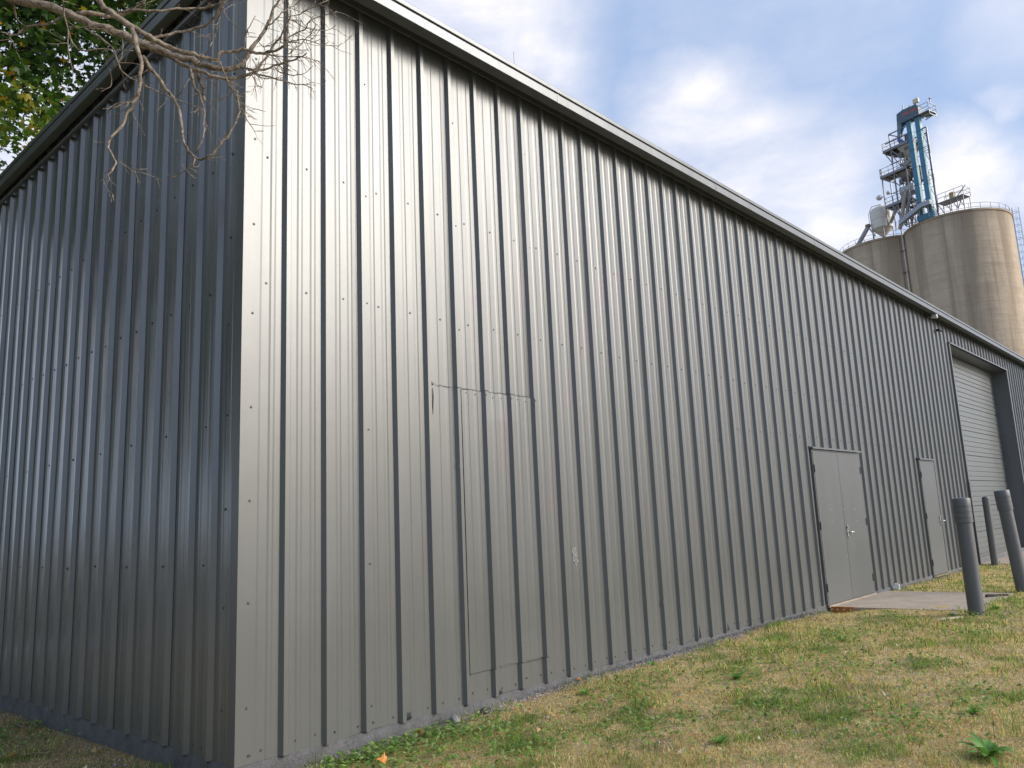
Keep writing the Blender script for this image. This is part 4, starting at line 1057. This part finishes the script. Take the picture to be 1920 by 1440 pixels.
# white tank
tk = thing('storage_tank', 'off-white cylindrical tank with cone bottom beside the elevator tower', 'tank', (107.42, 27.75, HS), R(75))
m = MB(); m.lathe([(.15, .3), (1.33, 1.5), (1.35, 1.5), (1.35, 4.15), (1.25, 4.35), (.35, 4.85), (.32, 5.0), (.02, 5.05)], 40, capb=True); m.build('shell', M_tank, tk, smooth=True, angle=25)
m = MB(); m.lathe([(1.365, 1.46), (1.365, 1.52)], 40, capb=False, capt=False); m.lathe([(1.365, 2.75), (1.365, 2.8)], 40, capb=False, capt=False); m.build('band', M_hop, tk)
bars('leg', [((1.3*math.cos(a), 1.3*math.sin(a), 0), (1.3*math.cos(a), 1.3*math.sin(a), 1.7)) for a in (.6, 2.2, 3.8, 5.3)], .12, M_steel, tk)
m = MB(); m.tube([(1.35, .2, 1.6), (1.5, .2, 2), (1.5, .2, 4.6), (1.1, .2, 5.1), (.4, 0, 5.1)], .05, 6); m.tube([(1.55, .5, 1.6), (1.55, .5, 4.3)], .03, 5); m.build('vent_pipe', M_steel, tk)
# slanted grey duct at the far left
dk = thing('slanted_duct', 'grey slanted duct with a brown cap rising left of the white tank', 'duct', (107.3, 27.25, HS), R(75))
m = MB(); m.tube([(4.6, 1.0, -.6), (1.9, 1.2, 2.1)], .30, 8); m.tube([(1.9, 1.2, 2.1), (.9, 1.4, .4)], .12, 6); m.build('duct_run', simple('blue_grey_duct', (.36, .39, .44), .5, .2), dk)
m = MB(); m.box(1.6, 2.15, 1.0, 1.5, 2.0, 2.4); m.build('duct_cap', simple('brown_cap', (.20, .13, .09), .7), dk)

# ------------------------------------------------------------------ bare dead branches reaching in from a tree at the left
M_bark = None
def bark_mat(name, ca, cb, sc=1.0):
    mt, g, p = new_mat(name); ge = g.n('ShaderNodeNewGeometry').outputs['Position']
    a = g.noise(ge, 14*sc, 6, .7, .6); b = g.noise(ge, 85*sc, 5, .7)
    c = g.mix(g.ramp(a, [(.38, 0.0), (.62, 1.0)]), ca, cb)
    c = g.mix(g.ramp(b, [(.52, 0.0), (.64, .8)]), c, tuple(x*.42 for x in ca))
    g.l(c, p.inputs['Base Color']); p.inputs['Roughness'].default_value = .85; p.inputs['Specular IOR Level'].default_value = .25
    bump(g, p, g.math('ADD', a, b), .9, .012); return mt
M_bark = bark_mat('bare_grey_bark', (.13, .10, .075), (.46, .385, .30), 1.9)
BR= [[(-2.268,0.751,4.69,0.0427),(-1.824,0.411,4.556,0.0421),(-1.532,0.182,4.443,0.041),(-1.402,0.08,4.354,0.0395),(-1.298,-0.015,4.303,0.038),(-1.196,-0.116,4.269,0.0364),(-1.106,-0.201,4.206,0.0348),(-1.014,-0.288,4.151,0.0332),(-0.916,-0.376,4.096,0.0317),(-0.844,-0.441,4.05,0.0301),(-0.772,-0.501,4.015,0.0285),(-0.699,-0.557,3.982,0.027),(-0.637,-0.6,3.97,0.0255),(-0.572,-0.637,3.942,0.024),(-0.501,-0.681,3.94,0.0224),(-0.423,-0.734,3.963,0.0209),(-0.399,-0.746,4.018,0.0194),(-0.375,-0.76,4.073,0.0178),(-0.351,-0.776,4.127,0.0162),(-0.324,-0.801,4.187,0.0146),(-0.302,-0.829,4.253,0.0129),(-0.295,-0.85,4.314,0.0112),(-0.287,-0.871,4.347,0.0096),(-0.28,-0.897,4.375,0.0079),(-0.278,-0.925,4.41,0.0062)],[(-1.191,-0.384,4.561,0.0259),(-1.125,-0.411,4.356,0.025),(-1.073,-0.438,4.209,0.0241),(-1.041,-0.466,4.156,0.0232),(-1.005,-0.495,4.112,0.0223),(-0.964,-0.524,4.079,0.0215),(-0.921,-0.55,4.055,0.0206),(-0.861,-0.583,4.019,0.0198),(-0.798,-0.614,3.986,0.019),(-0.731,-0.648,3.968,0.0182),(-0.663,-0.682,3.957,0.0174),(-0.609,-0.706,3.947,0.0166),(-0.557,-0.732,3.947,0.0158),(-0.541,-0.74,3.988,0.0149),(-0.485,-0.783,4.009,0.0141),(-0.439,-0.822,4.024,0.0132),(-0.417,-0.84,4.014,0.0122),(-0.38,-0.876,4.003,0.0113),(-0.337,-0.929,4.009,0.0104),(-0.309,-0.972,4.017,0.0095),(-0.297,-1.007,4.036,0.0085),(-0.305,-1.028,4.062,0.0076),(-0.318,-1.043,4.092,0.0066),(-0.321,-1.063,4.113,0.0057),(-0.319,-1.087,4.152,0.0048),(-0.321,-1.101,4.186,0.0039)],[(-0.818,-0.395,4.092,0.0181),(-0.793,-0.442,4.069,0.017),(-0.735,-0.516,4.011,0.0159),(-0.695,-0.57,3.949,0.0148),(-0.655,-0.616,3.908,0.0138),(-0.605,-0.657,3.887,0.0128),(-0.537,-0.695,3.869,0.0118),(-0.462,-0.731,3.878,0.0109),(-0.386,-0.768,3.911,0.0099),(-0.354,-0.771,3.94,0.0089),(-0.311,-0.796,3.967,0.0079),(-0.252,-0.854,3.997,0.0069),(-0.205,-0.918,4.012,0.0058),(-0.18,-0.975,4.024,0.0047),(-0.173,-1.02,4.03,0.0037)],[(-0.43,-0.747,3.955,0.0109),(-0.397,-0.806,3.926,0.0099),(-0.354,-0.815,3.956,0.009),(-0.311,-0.796,4.014,0.0082),(-0.282,-0.807,4.093,0.0073),(-0.26,-0.881,4.153,0.0063),(-0.269,-0.952,4.183,0.0052),(-0.263,-0.993,4.216,0.0043)],[(-0.943,-0.549,4.057,0.0158),(-0.939,-0.59,3.954,0.0146),(-0.919,-0.619,3.856,0.0136),(-0.913,-0.612,3.76,0.0125),(-0.908,-0.588,3.67,0.0115),(-0.917,-0.566,3.633,0.0105),(-0.94,-0.541,3.573,0.0095),(-0.961,-0.536,3.488,0.0084),(-1.02,-0.518,3.371,0.0073),(-1.015,-0.577,3.275,0.0062),(-1.021,-0.634,3.211,0.0052),(-1.058,-0.648,3.137,0.0042),(-1.092,-0.647,3.09,0.0032)],[(-0.881,-0.517,3.69,0.0092),(-0.92,-0.482,3.648,0.0071),(-0.996,-0.477,3.592,0.0049),(-0.977,-0.371,3.609,0.0029)],[(-0.923,-0.491,3.643,0.0043),(-0.949,-0.507,3.589,0.0033),(-0.971,-0.372,3.583,0.0023)],[(-1.03,-0.547,3.357,0.003),(-1.029,-0.446,3.395,0.0025),(-1.07,-0.455,3.383,0.0019)],[(-0.995,-0.559,3.267,0.003),(-0.979,-0.682,3.185,0.0024),(-0.917,-0.645,3.165,0.0019)],[(-0.953,-0.612,3.218,0.0025),(-0.953,-0.734,3.167,0.002),(-0.889,-0.696,3.203,0.0016)],[(-0.881,-0.546,3.906,0.013),(-0.813,-0.565,3.822,0.0124),(-0.767,-0.576,3.752,0.0117),(-0.719,-0.603,3.677,0.011),(-0.696,-0.624,3.569,0.0102),(-0.694,-0.647,3.458,0.0094),(-0.685,-0.695,3.373,0.0086),(-0.664,-0.759,3.314,0.0079),(-0.633,-0.832,3.31,0.0071),(-0.607,-0.894,3.365,0.0064),(-0.579,-0.935,3.42,0.0057),(-0.548,-0.969,3.509,0.0051),(-0.552,-0.972,3.608,0.0044),(-0.557,-0.969,3.66,0.0037)],[(-0.674,-0.749,3.314,0.0051),(-0.703,-0.802,3.255,0.0043),(-0.699,-0.715,3.254,0.0037),(-0.731,-0.643,3.229,0.003),(-0.793,-0.698,3.203,0.0022)],[(-0.661,-0.637,3.897,0.0089),(-0.634,-0.622,3.818,0.0081),(-0.591,-0.623,3.751,0.0073),(-0.589,-0.664,3.625,0.0063),(-0.622,-0.738,3.511,0.0054),(-0.649,-0.765,3.408,0.0045),(-0.659,-0.727,3.357,0.0037)],[(-0.595,-0.576,3.943,0.0121),(-0.606,-0.623,3.862,0.011),(-0.547,-0.545,3.854,0.0102),(-0.572,-0.622,3.736,0.009)],[(-0.576,-0.79,3.91,0.0062),(-0.525,-0.795,3.811,0.0054),(-0.443,-0.734,3.773,0.0046),(-0.385,-0.712,3.696,0.0038),(-0.363,-0.769,3.594,0.003),(-0.353,-0.782,3.567,0.0021)],[(-0.484,-0.668,3.897,0.0049),(-0.45,-0.679,3.843,0.0042),(-0.432,-0.733,3.752,0.0035),(-0.381,-0.654,3.748,0.0028),(-0.325,-0.617,3.717,0.0022)],[(-1.103,-0.347,4.07,0.0075),(-1.057,-0.428,3.999,0.0069),(-1.009,-0.469,3.948,0.0063),(-0.976,-0.46,3.885,0.0058),(-0.951,-0.45,3.837,0.0052),(-0.896,-0.499,3.785,0.0046),(-0.831,-0.597,3.707,0.004),(-0.797,-0.699,3.646,0.0034),(-0.755,-0.797,3.583,0.0028),(-0.681,-0.885,3.533,0.0022)],[(-0.87,-0.551,4.011,0.0099),(-0.762,-0.586,4.083,0.0094),(-0.657,-0.632,4.137,0.0088),(-0.601,-0.724,4.159,0.0081),(-0.596,-0.818,4.19,0.0073),(-0.578,-0.859,4.243,0.0066),(-0.551,-0.827,4.313,0.006)],[(-0.953,-0.201,4.307,0.0098),(-0.869,-0.336,4.301,0.0092),(-0.776,-0.415,4.304,0.0087),(-0.665,-0.457,4.345,0.0083),(-0.574,-0.486,4.379,0.0079),(-0.504,-0.559,4.401,0.0073),(-0.479,-0.651,4.411,0.0067),(-0.484,-0.709,4.437,0.0062)],[(-1.083,-0.122,4.276,0.0181),(-0.983,-0.184,4.295,0.0172),(-0.906,-0.173,4.321,0.0165),(-0.859,-0.199,4.355,0.0155),(-0.827,-0.297,4.362,0.0144),(-0.825,-0.366,4.362,0.0132),(-0.797,-0.384,4.445,0.0123)],[(-1.244,-0.413,4.196,0.0053),(-1.234,-0.403,4.145,0.0047),(-1.202,-0.325,4.116,0.0042),(-1.176,-0.32,4.036,0.0035),(-1.186,-0.374,3.893,0.0029),(-1.162,-0.387,3.775,0.0022)],[(-1.165,-0.296,4.075,0.0066),(-1.152,-0.258,4.058,0.0061),(-1.143,-0.3,3.979,0.0055),(-1.125,-0.378,3.913,0.0048),(-1.057,-0.436,3.932,0.0043),(-0.976,-0.431,3.955,0.0038),(-0.896,-0.458,3.979,0.0032)],[(-1.389,0.076,4.117,0.0041),(-1.351,0.079,4.127,0.0049),(-1.299,0.111,4.157,0.0058),(-1.269,0.088,4.213,0.0066),(-1.228,-0.018,4.194,0.0073),(-1.189,-0.109,4.178,0.0081),(-1.155,-0.118,4.239,0.0089)],[(-1.286,0.018,4.171,0.0044),(-1.314,0.046,4.204,0.0039),(-1.322,0.103,4.295,0.0033),(-1.355,0.0,4.308,0.0026)],[(-1.326,0.153,4.165,0.0039),(-1.339,0.067,4.072,0.0031),(-1.33,0.123,4.044,0.0024)],[(-0.573,-0.761,4.131,0.003),(-0.574,-0.729,4.08,0.0033),(-0.616,-0.764,3.985,0.0035),(-0.589,-0.656,3.992,0.0039)],[(-0.588,-0.843,4.214,0.0053),(-0.567,-0.759,4.184,0.0046),(-0.574,-0.763,4.129,0.0039)],[(-0.97,-0.375,3.872,0.0047),(-0.959,-0.472,3.903,0.0041),(-0.935,-0.4,4.053,0.0037),(-0.978,-0.486,4.033,0.0032)],[(-1.027,-0.508,3.785,0.0034),(-0.992,-0.435,3.782,0.003),(-0.998,-0.445,3.726,0.0025),(-1.043,-0.452,3.679,0.002)],[(-0.627,-0.739,3.937,0.0038),(-0.624,-0.607,3.917,0.0034),(-0.692,-0.635,3.763,0.0028),(-0.698,-0.553,3.731,0.0024)],[(-0.378,-0.813,3.911,0.0061),(-0.302,-0.871,3.887,0.0053),(-0.211,-0.886,3.886,0.0046),(-0.188,-0.945,3.857,0.0037),(-0.201,-1.044,3.808,0.0029),(-0.172,-1.085,3.776,0.0021)],[(-0.29,-0.883,3.95,0.0046),(-0.227,-0.831,3.964,0.004),(-0.186,-0.912,3.932,0.0034),(-0.171,-1.0,3.913,0.0027),(-0.111,-0.972,3.992,0.0022)],[(-0.249,-0.835,4.003,0.0062),(-0.238,-0.913,4.006,0.0054),(-0.22,-0.922,4.054,0.0047),(-0.14,-0.893,4.152,0.004),(-0.085,-0.912,4.234,0.0033),(-0.088,-0.98,4.266,0.0025)],[(-0.27,-0.96,4.104,0.0055),(-0.207,-0.968,4.164,0.0048),(-0.176,-1.008,4.182,0.0042),(-0.218,-1.113,4.155,0.0034),(-0.2,-1.127,4.177,0.0027)],[(-0.324,-0.833,4.197,0.0055),(-0.332,-0.917,4.19,0.0049),(-0.294,-0.948,4.257,0.0044),(-0.214,-0.944,4.346,0.0039),(-0.194,-0.974,4.372,0.0034),(-0.2,-1.061,4.359,0.0028)],[(-0.216,-0.89,4.301,0.0041),(-0.167,-0.849,4.352,0.0038),(-0.134,-0.882,4.362,0.0035),(-0.128,-0.98,4.351,0.0031),(-0.08,-1.044,4.387,0.0028),(-0.021,-1.017,4.445,0.0025)],[(-0.13,-0.973,4.267,0.0037),(-0.073,-0.928,4.341,0.0035),(-0.041,-0.985,4.349,0.0032),(-0.035,-1.08,4.322,0.0028),(0.012,-1.049,4.368,0.0025)],[(-0.286,-0.966,4.054,0.0042),(-0.249,-0.977,4.089,0.0039),(-0.237,-1.046,4.068,0.0035),(-0.218,-1.124,4.037,0.0031),(-0.153,-1.157,4.022,0.0028),(-0.076,-1.152,4.056,0.0025),(-0.044,-1.151,4.067,0.0021)],[(-0.264,-0.77,4.088,0.0041),(-0.189,-0.854,4.076,0.0036),(-0.161,-0.968,4.032,0.0031),(-0.071,-0.97,4.047,0.0027),(-0.025,-0.96,4.051,0.0022)],[(-0.152,-0.782,4.372,0.0035),(-0.133,-0.834,4.337,0.0033),(-0.12,-0.916,4.265,0.003),(-0.056,-0.941,4.265,0.0027),(0.031,-0.937,4.312,0.0025),(0.051,-0.98,4.333,0.0023)],[(-0.469,-0.866,4.004,0.0042),(-0.437,-0.826,4.124,0.0036),(-0.472,-0.922,4.097,0.003),(-0.415,-0.884,4.213,0.0024)],[(-0.44,-0.862,3.876,0.0042),(-0.457,-0.931,3.809,0.0035),(-0.386,-0.86,3.811,0.003),(-0.401,-0.945,3.752,0.0024)],[(-0.405,-0.832,3.894,0.003),(-0.349,-0.838,3.879,0.0026),(-0.29,-0.849,3.896,0.0022),(-0.284,-0.955,3.855,0.0018)],[(-0.283,-0.693,4.198,0.0038),(-0.297,-0.768,4.128,0.0033),(-0.258,-0.817,4.144,0.003),(-0.152,-0.814,4.201,0.0026),(-0.133,-0.881,4.181,0.0022)],[(-0.259,-0.756,4.117,0.0034),(-0.246,-0.805,4.052,0.0029),(-0.17,-0.757,4.052,0.0024),(-0.181,-0.864,3.989,0.0019)]]

def wob(pts, amp, rnd, sub=3):
    out = []
    P = [(Vector(p[:3]), p[3]) for p in pts]
    for i in range(len(P)-1):
        p0 = P[max(0, i-1)][0]; p1, r1 = P[i]; p2, r2 = P[i+1]; p3 = P[min(len(P)-1, i+2)][0]
        for k in range(sub):
            t = k/sub
            c = .5*((2*p1)+(p2-p0)*t+(2*p0-5*p1+4*p2-p3)*t*t+(3*p1-p0-3*p2+p3)*t**3)
            r_ = r1+(r2-r1)*t
            out.append((c+Vector((rnd.gauss(0, amp), rnd.gauss(0, amp), rnd.gauss(0, amp)))*min(1, r_/.006), r_*(1+rnd.uniform(-.14, .22))))
    out.append((P[-1][0], P[-1][1])); return out
def bare_tree():
    rnd = random.Random(12)
    t = thing('bare_tree', 'leafless tree reaching gnarled grey branches across the wall corner', 'tree', (-4.3, 2.3, -.12))
    off = Vector((-4.3, 2.3, -.12))
    tr = MB(); tr.tube([(0, 0, -.2), (.03, 0, 1.2), (-.05, .05, 2.8), (.1, -.05, 4.4), (.15, -.1, 6.2), (-.1, 0, 8.0)], [.24, .19, .165, .14, .10, .06], 14); tr.build('trunk', M_bark, t, smooth=True)
    first = MB(); f0 = Vector(BR[0][0][:3])-off
    first.tube([(.08, -.04, 4.1), ((.08+f0.x)/2, f0.y*.45, 4.62), tuple(f0)], [.085, .06, BR[0][0][3]*.66], 10); 
    f1 = Vector(BR[1][0][:3])-off
    first.tube([(.13, -.08, 5.6), ((.1+f1.x)/2, f1.y*.5, 5.65), tuple(f1)], [.06, .045, BR[1][0][3]*.66], 10)
    first.build('limb', M_bark, t, smooth=True)
    twigs = MB()
    for i, b in enumerate(BR):
        pts = wob(b, .0030, rnd)
        mb = MB(); mb.tube([p-off for p, r_ in pts], [r_*(.66 if i < 2 else .80) for p, r_ in pts], 9 if b[0][3] > .012 else 6)
        mb.build('branch', M_bark, t, smooth=True)
        # side twigs
        for (p, r_), (p2, _) in zip(pts[:-1], pts[1:]):
            if r_ > .012 or rnd.random() > (.62 if p.x > -.6 else .26): continue
            d = (p2-p).normalized(); s = Vector((rnd.gauss(0, 1), rnd.gauss(0, .6), rnd.gauss(0, 1)))
            s = (s-d*s.dot(d)).normalized()
            q = p.copy(); dr = (d*.7+s*.9).normalized(); L = rnd.uniform(.03, .17); tp = [q.copy()]
            for k in range(4):
                q = q+dr*L/4; dr = (dr+Vector((rnd.gauss(0, .22), rnd.gauss(0, .2), rnd.gauss(0, .22)))+s*.08).normalized(); tp.append(q.copy())
            r0 = min(r_*.55, .0019); twigs.tube([v-off for v in tp], [r0, r0*.9, r0*.8, r0*.7, r0*.55], 4)
            for j_ in (1, 2, 3):
                if rnd.random() < .5: continue
                q = tp[j_]; e = q+(dr+s*rnd.uniform(-1, 1)).normalized()*L*.4; twigs.tube([q-off, e-off], [r0*.7, r0*.45], 4)
    twigs.build('twigs', M_bark, t, kind='stuff')
bare_tree()

# ------------------------------------------------------------------ maple beyond the left wall
M_maple = leafy('maple_leaf', True, trans=.45, rough=.45)
def leaf_geo():
    out = [(0, -.02), (.10, -.08), (.45, -.20), (.36, 0.0), (.66, .16), (.50, .22), (.82, .52), (.52, .46), (.40, .58), (.24, .46), (.20, .70), (.0, 1.0)]
    pts = out+[(-x, y) for x, y in out[-2:0:-1]]
    return np.array([(x, y, .22*abs(x)-.10*y*y) for x, y in pts]+[(0, .25, -.03)])
LG = leaf_geo(); LN = len(LG)-1
lm = bpy.data.meshes.new('maple_leaf')
def maple_tree():
    t = thing('maple_tree', 'dense green and yellow maple crown showing above the roof at the left', 'tree', (-2.6, 8.6, -.15))
    off = np.array([-2.6, 8.6, -.15]); rnd = np.random.default_rng(5)
    tr = MB(); tr.tube([(0, 0, -.2), (.05, 0, 1.5), (0, .1, 3.2), (.2, -.1, 5.2), (.4, -.2, 7.6), (.5, 0, 10.5)], [.30, .24, .2, .16, .11, .04], 14); tr.build('trunk', M_bark, t, smooth=True)
    cl = []
    cen = np.array([(-.4, 5.9, 7.7), (1.2, 6.2, 9.0), (-1.3, 7.2, 6.9), (2.6, 7.2, 9.6), (-.2, 8.5, 9.2), (.7, 4.9, 8.5), (-1.6, 5.4, 8.4), (-2.8, 7.6, 8.5), (-.15, 5.7, 6.35), (1.6, 4.6, 9.9), (.2, 6.6, 10.4), (3.4, 6.2, 11.0), (-.9, 6.3, 6.1)])
    cen = np.concatenate([cen, [(-4.2, 8.0, 6.0), (-5.2, 6.8, 7.2), (-3.8, 9.6, 4.6), (-4.6, 5.4, 6.4), (-3.2, 10.4, 6.8), (-7, 8, 5.5), (-6, 10.5, 6), (-7.5, 5, 5), (-5, 12.5, 5)]])  # lobes out of view, added to darken reflections in the side wall
    rad = np.array([1.7, 1.9, 1.6, 1.7, 2.1, 1.3, 1.5, 1.8, .85, 1.4, 1.8, 1.6, .85, 1.9, 1.8, 1.6, 1.5, 1.8, 2.1, 2.1, 1.8, 2.1])
    # secondary clumps on each lobe
    P = []
    for c, r_ in zip(cen, rad):
        k = int((26 if c[0] < -3 else 62)*r_*r_)
        v = rnd.normal(size=(k, 3)); v /= np.linalg.norm(v, axis=1)[:, None]; rr = r_*rnd.uniform(.35, 1.0, (k, 1))
        cc = c+v*rr
        for q in cc:
            n = 17; w = rnd.normal(0, .17, (n, 3)); w[:, 2] *= .55; P.append(q+w)
    P = np.concatenate(P)
    P = P[~((P[:, 0] > -.30) & (P[:, 1] > -1) & (P[:, 2] < 5.62))]
    P = P[~((P[:, 0] > -.9) & (P[:, 2] < 5.0))]
    n = len(P)
    # leaf orientation: mostly hanging outward
    az = rnd.uniform(0, 2*np.pi, n); pit = rnd.uniform(-1.5, .1, n); rol = rnd.normal(0, .45, n); s = rnd.uniform(.055, .095, n)
    ca, sa, cp, sp_, cr, sr = np.cos(az), np.sin(az), np.cos(pit), np.sin(pit), np.cos(rol), np.sin(rol)
    Rz = np.stack([np.stack([ca, -sa, 0*ca], 1), np.stack([sa, ca, 0*ca], 1), np.stack([0*ca, 0*ca, 1+0*ca], 1)], 1)
    Rx = np.stack([np.stack([1+0*cp, 0*cp, 0*cp], 1), np.stack([0*cp, cp, -sp_], 1), np.stack([0*cp, sp_, cp], 1)], 1)
    Ry = np.stack([np.stack([cr, 0*cr, sr], 1), np.stack([0*cr, 1+0*cr, 0*cr], 1), np.stack([-sr, 0*cr, cr], 1)], 1)
    M = Rz@Rx@Ry
    yel = fbm(P[:, 0]*1.1+P[:, 2]*.6, P[:, 1]*1.1-P[:, 2]*.5, 91, 3)
    pal = np.array([[.035, .078, .012], [.055, .12, .016], [.095, .17, .022], [.20, .24, .03], [.45, .37, .04], [.55, .27, .03]])
    idx = np.clip((yel-.40)*9+rnd.normal(0, .9, n), 0, 4.4).astype(int); idx[rnd.uniform(size=n) < .012] = 5
    col = pal[idx]*rnd.uniform(.75, 1.25, (n, 1))
    dcam = np.linalg.norm(P-np.array([-2.4553, -4.6837, 1.3089]), axis=1)
    vis = in_view(P[:, 0], P[:, 1], P[:, 2], 0.0)
    hidden = (P[:, 0] > 0)                # behind the roof edge as often as not
    order = np.argsort(np.where(vis, dcam, 1e6)+np.where(hidden, .6, 0)); big = order[:300]
    lmesh = {}
    for j in range(6):
        for v_ in range(2):
            me = bpy.data.meshes.new('leaf'); q = LG.copy(); q[:, 2] *= (1, -1)[v_]*1.3
            me.from_pydata(q.tolist(), [], [(i, (i+1) % LN, LN) for i in range(LN)])
            a = me.color_attributes.new('tint', 'FLOAT_COLOR', 'POINT'); cc = np.tile([*(pal[j]*(.9+.2*v_)), 1], (LN+1, 1)).astype(np.float32); a.data.foreach_set('color', cc.ravel())
            me.materials.append(M_maple); lmesh[j, v_] = me
    for b in big:
        o = link('leaf', lmesh[int(idx[b]), int(b) % 2], t)
        m4 = Matrix(M[b].tolist()).to_4x4(); m4 = Matrix.Translation(Vector(P[b]-off)) @ m4 @ Matrix.Scale(float(s[b]), 4); o.matrix_basis = m4
    rest = np.setdiff1d(np.arange(n), big); k = len(rest)
    V = np.einsum('nij,lj->nli', M[rest], LG)*s[rest][:, None, None]+(P[rest]-off)[:, None, :]
    F = np.array([(i, (i+1) % LN, LN) for i in range(LN)])
    faces = (F[None]+(np.arange(k)*(LN+1))[:, None, None]).reshape(-1, 3)
    me = bpy.data.meshes.new('foliage'); me.vertices.add(k*(LN+1)); me.vertices.foreach_set('co', V.reshape(-1).astype(np.float32))
    me.loops.add(len(faces)*3); me.loops.foreach_set('vertex_index', faces.ravel().astype(np.int32))
    me.polygons.add(len(faces)); me.polygons.foreach_set('loop_start', (np.arange(len(faces))*3).astype(np.int32)); me.update(calc_edges=True)
    a = me.color_attributes.new('tint', 'FLOAT_COLOR', 'POINT')
    cc = np.repeat(np.concatenate([col[rest], np.ones((k, 1))], 1), LN+1, 0).astype(np.float32); a.data.foreach_set('color', cc.ravel()); me.materials.append(M_maple)
    link('foliage', me, t, kind='stuff')
    # limbs into the clumps
    rr = random.Random(4)
    dark_bark = bark_mat('dark_maple_bark', (.07, .05, .04), (.13, .10, .08))
    for c in cen:
        m = MB(); st = np.array([-2.3, 8.4, rr.uniform(4.5, 7)])-off; en = c-off; pts = []
        for i in range(6):
            q = st+(en-st)*i/5; pts.append((q[0]+rr.gauss(0, .08), q[1]+rr.gauss(0, .08), q[2]+.5*math.sin(i/5*3.1)*.6))
        m.tube(pts, [.075, .06, .05, .035, .022, .01], 7)
        for _ in range(7):
            q = Vector(pts[rr.randint(2, 5)]); e = q+Vector((rr.gauss(0, .7), rr.gauss(0, .7), rr.gauss(0, .5))); md = (q+e)/2+Vector((rr.gauss(0, .08), rr.gauss(0, .08), .08)); m.tube([q, md, e], [.018, .012, .005], 5)
        m.build('limb', dark_bark, t, smooth=True)
    return n
NL = maple_tree(); print('maple leaves', NL)

# ------------------------------------------------------------------ row of trees across the lot behind the camera (they show as dark shapes mirrored in the paint)
def far_tree_mesh(seed):
    rnd = np.random.default_rng(seed); P = []
    for _ in range(26):
        c = rnd.normal(0, 1, 3)*np.array([1.25, 1.25, 1.1])+np.array([0, 0, 4.3]); P.append(c+rnd.normal(0, .42, (75, 3)))
    P = np.concatenate(P); n = len(P); a = rnd.normal(size=(n, 3)); a /= np.linalg.norm(a, axis=1)[:, None]; b = np.cross(a, rnd.normal(size=(n, 3))); b /= np.linalg.norm(b, axis=1)[:, None]
    V = np.stack([P-a*.16, P+b*.10, P+a*.16, P-b*.10], 1).reshape(-1, 3)
    me = bpy.data.meshes.new('crown'); me.from_pydata(V.tolist(), [], (np.arange(n)[:, None]*4+np.arange(4)[None]).tolist())
    ca = me.color_attributes.new('tint', 'FLOAT_COLOR', 'POINT'); c = np.repeat(np.array([[.07, .11, .03, 1]])*np.append(rnd.uniform(.6, 1.4, (n, 1)), np.ones((n, 1)), 1)[:, [0, 0, 0, 1]], 4, 0); ca.data.foreach_set('color', c.astype(np.float32).ravel())
    me.materials.append(M_maple); return me
fm_ = [far_tree_mesh(1), far_tree_mesh(2)]
tk_ = MB(); tk_.tube([(0, 0, -.3), (.05, 0, 1.5), (0, .05, 4)], [.2, .15, .08], 8); tme = tk_.mesh('trunk', M_bark, True)
rnd = random.Random(8)
for k, (a, d, s) in enumerate([(-118, 34, 1.1), (-104, 38, 1.0), (-92, 33, 1.2), (-80, 41, 1.1), (-71, 36, .9), (-47, 38, 1.05), (-38, 35, 1.2), (-27, 44, 1.3), (-17, 42, 1.0), (128, 30, 1.3), (140, 28, 1.2), (155, 32, 1.2), (172, 34, 1.3), (112, 22, 1.5), (120, 19, 1.4), (133, 18, 1.5), (148, 17, 1.3), (163, 19, 1.5)]):  # nearer left-hand trees added, unseen, to darken reflections in the side wall
    x, y = -2.4+d*math.cos(R(a)), -4.7+d*math.sin(R(a))
    t = thing('yard_tree', 'leafy tree out of view around the open lot, mirrored in the warehouse paint', 'tree', (x, y, -.08), rnd.uniform(0, 6), 'trees across the lot'); t.scale = (s, s, s)
    link('crown', fm_[k % 2], t); link('trunk', tme, t)
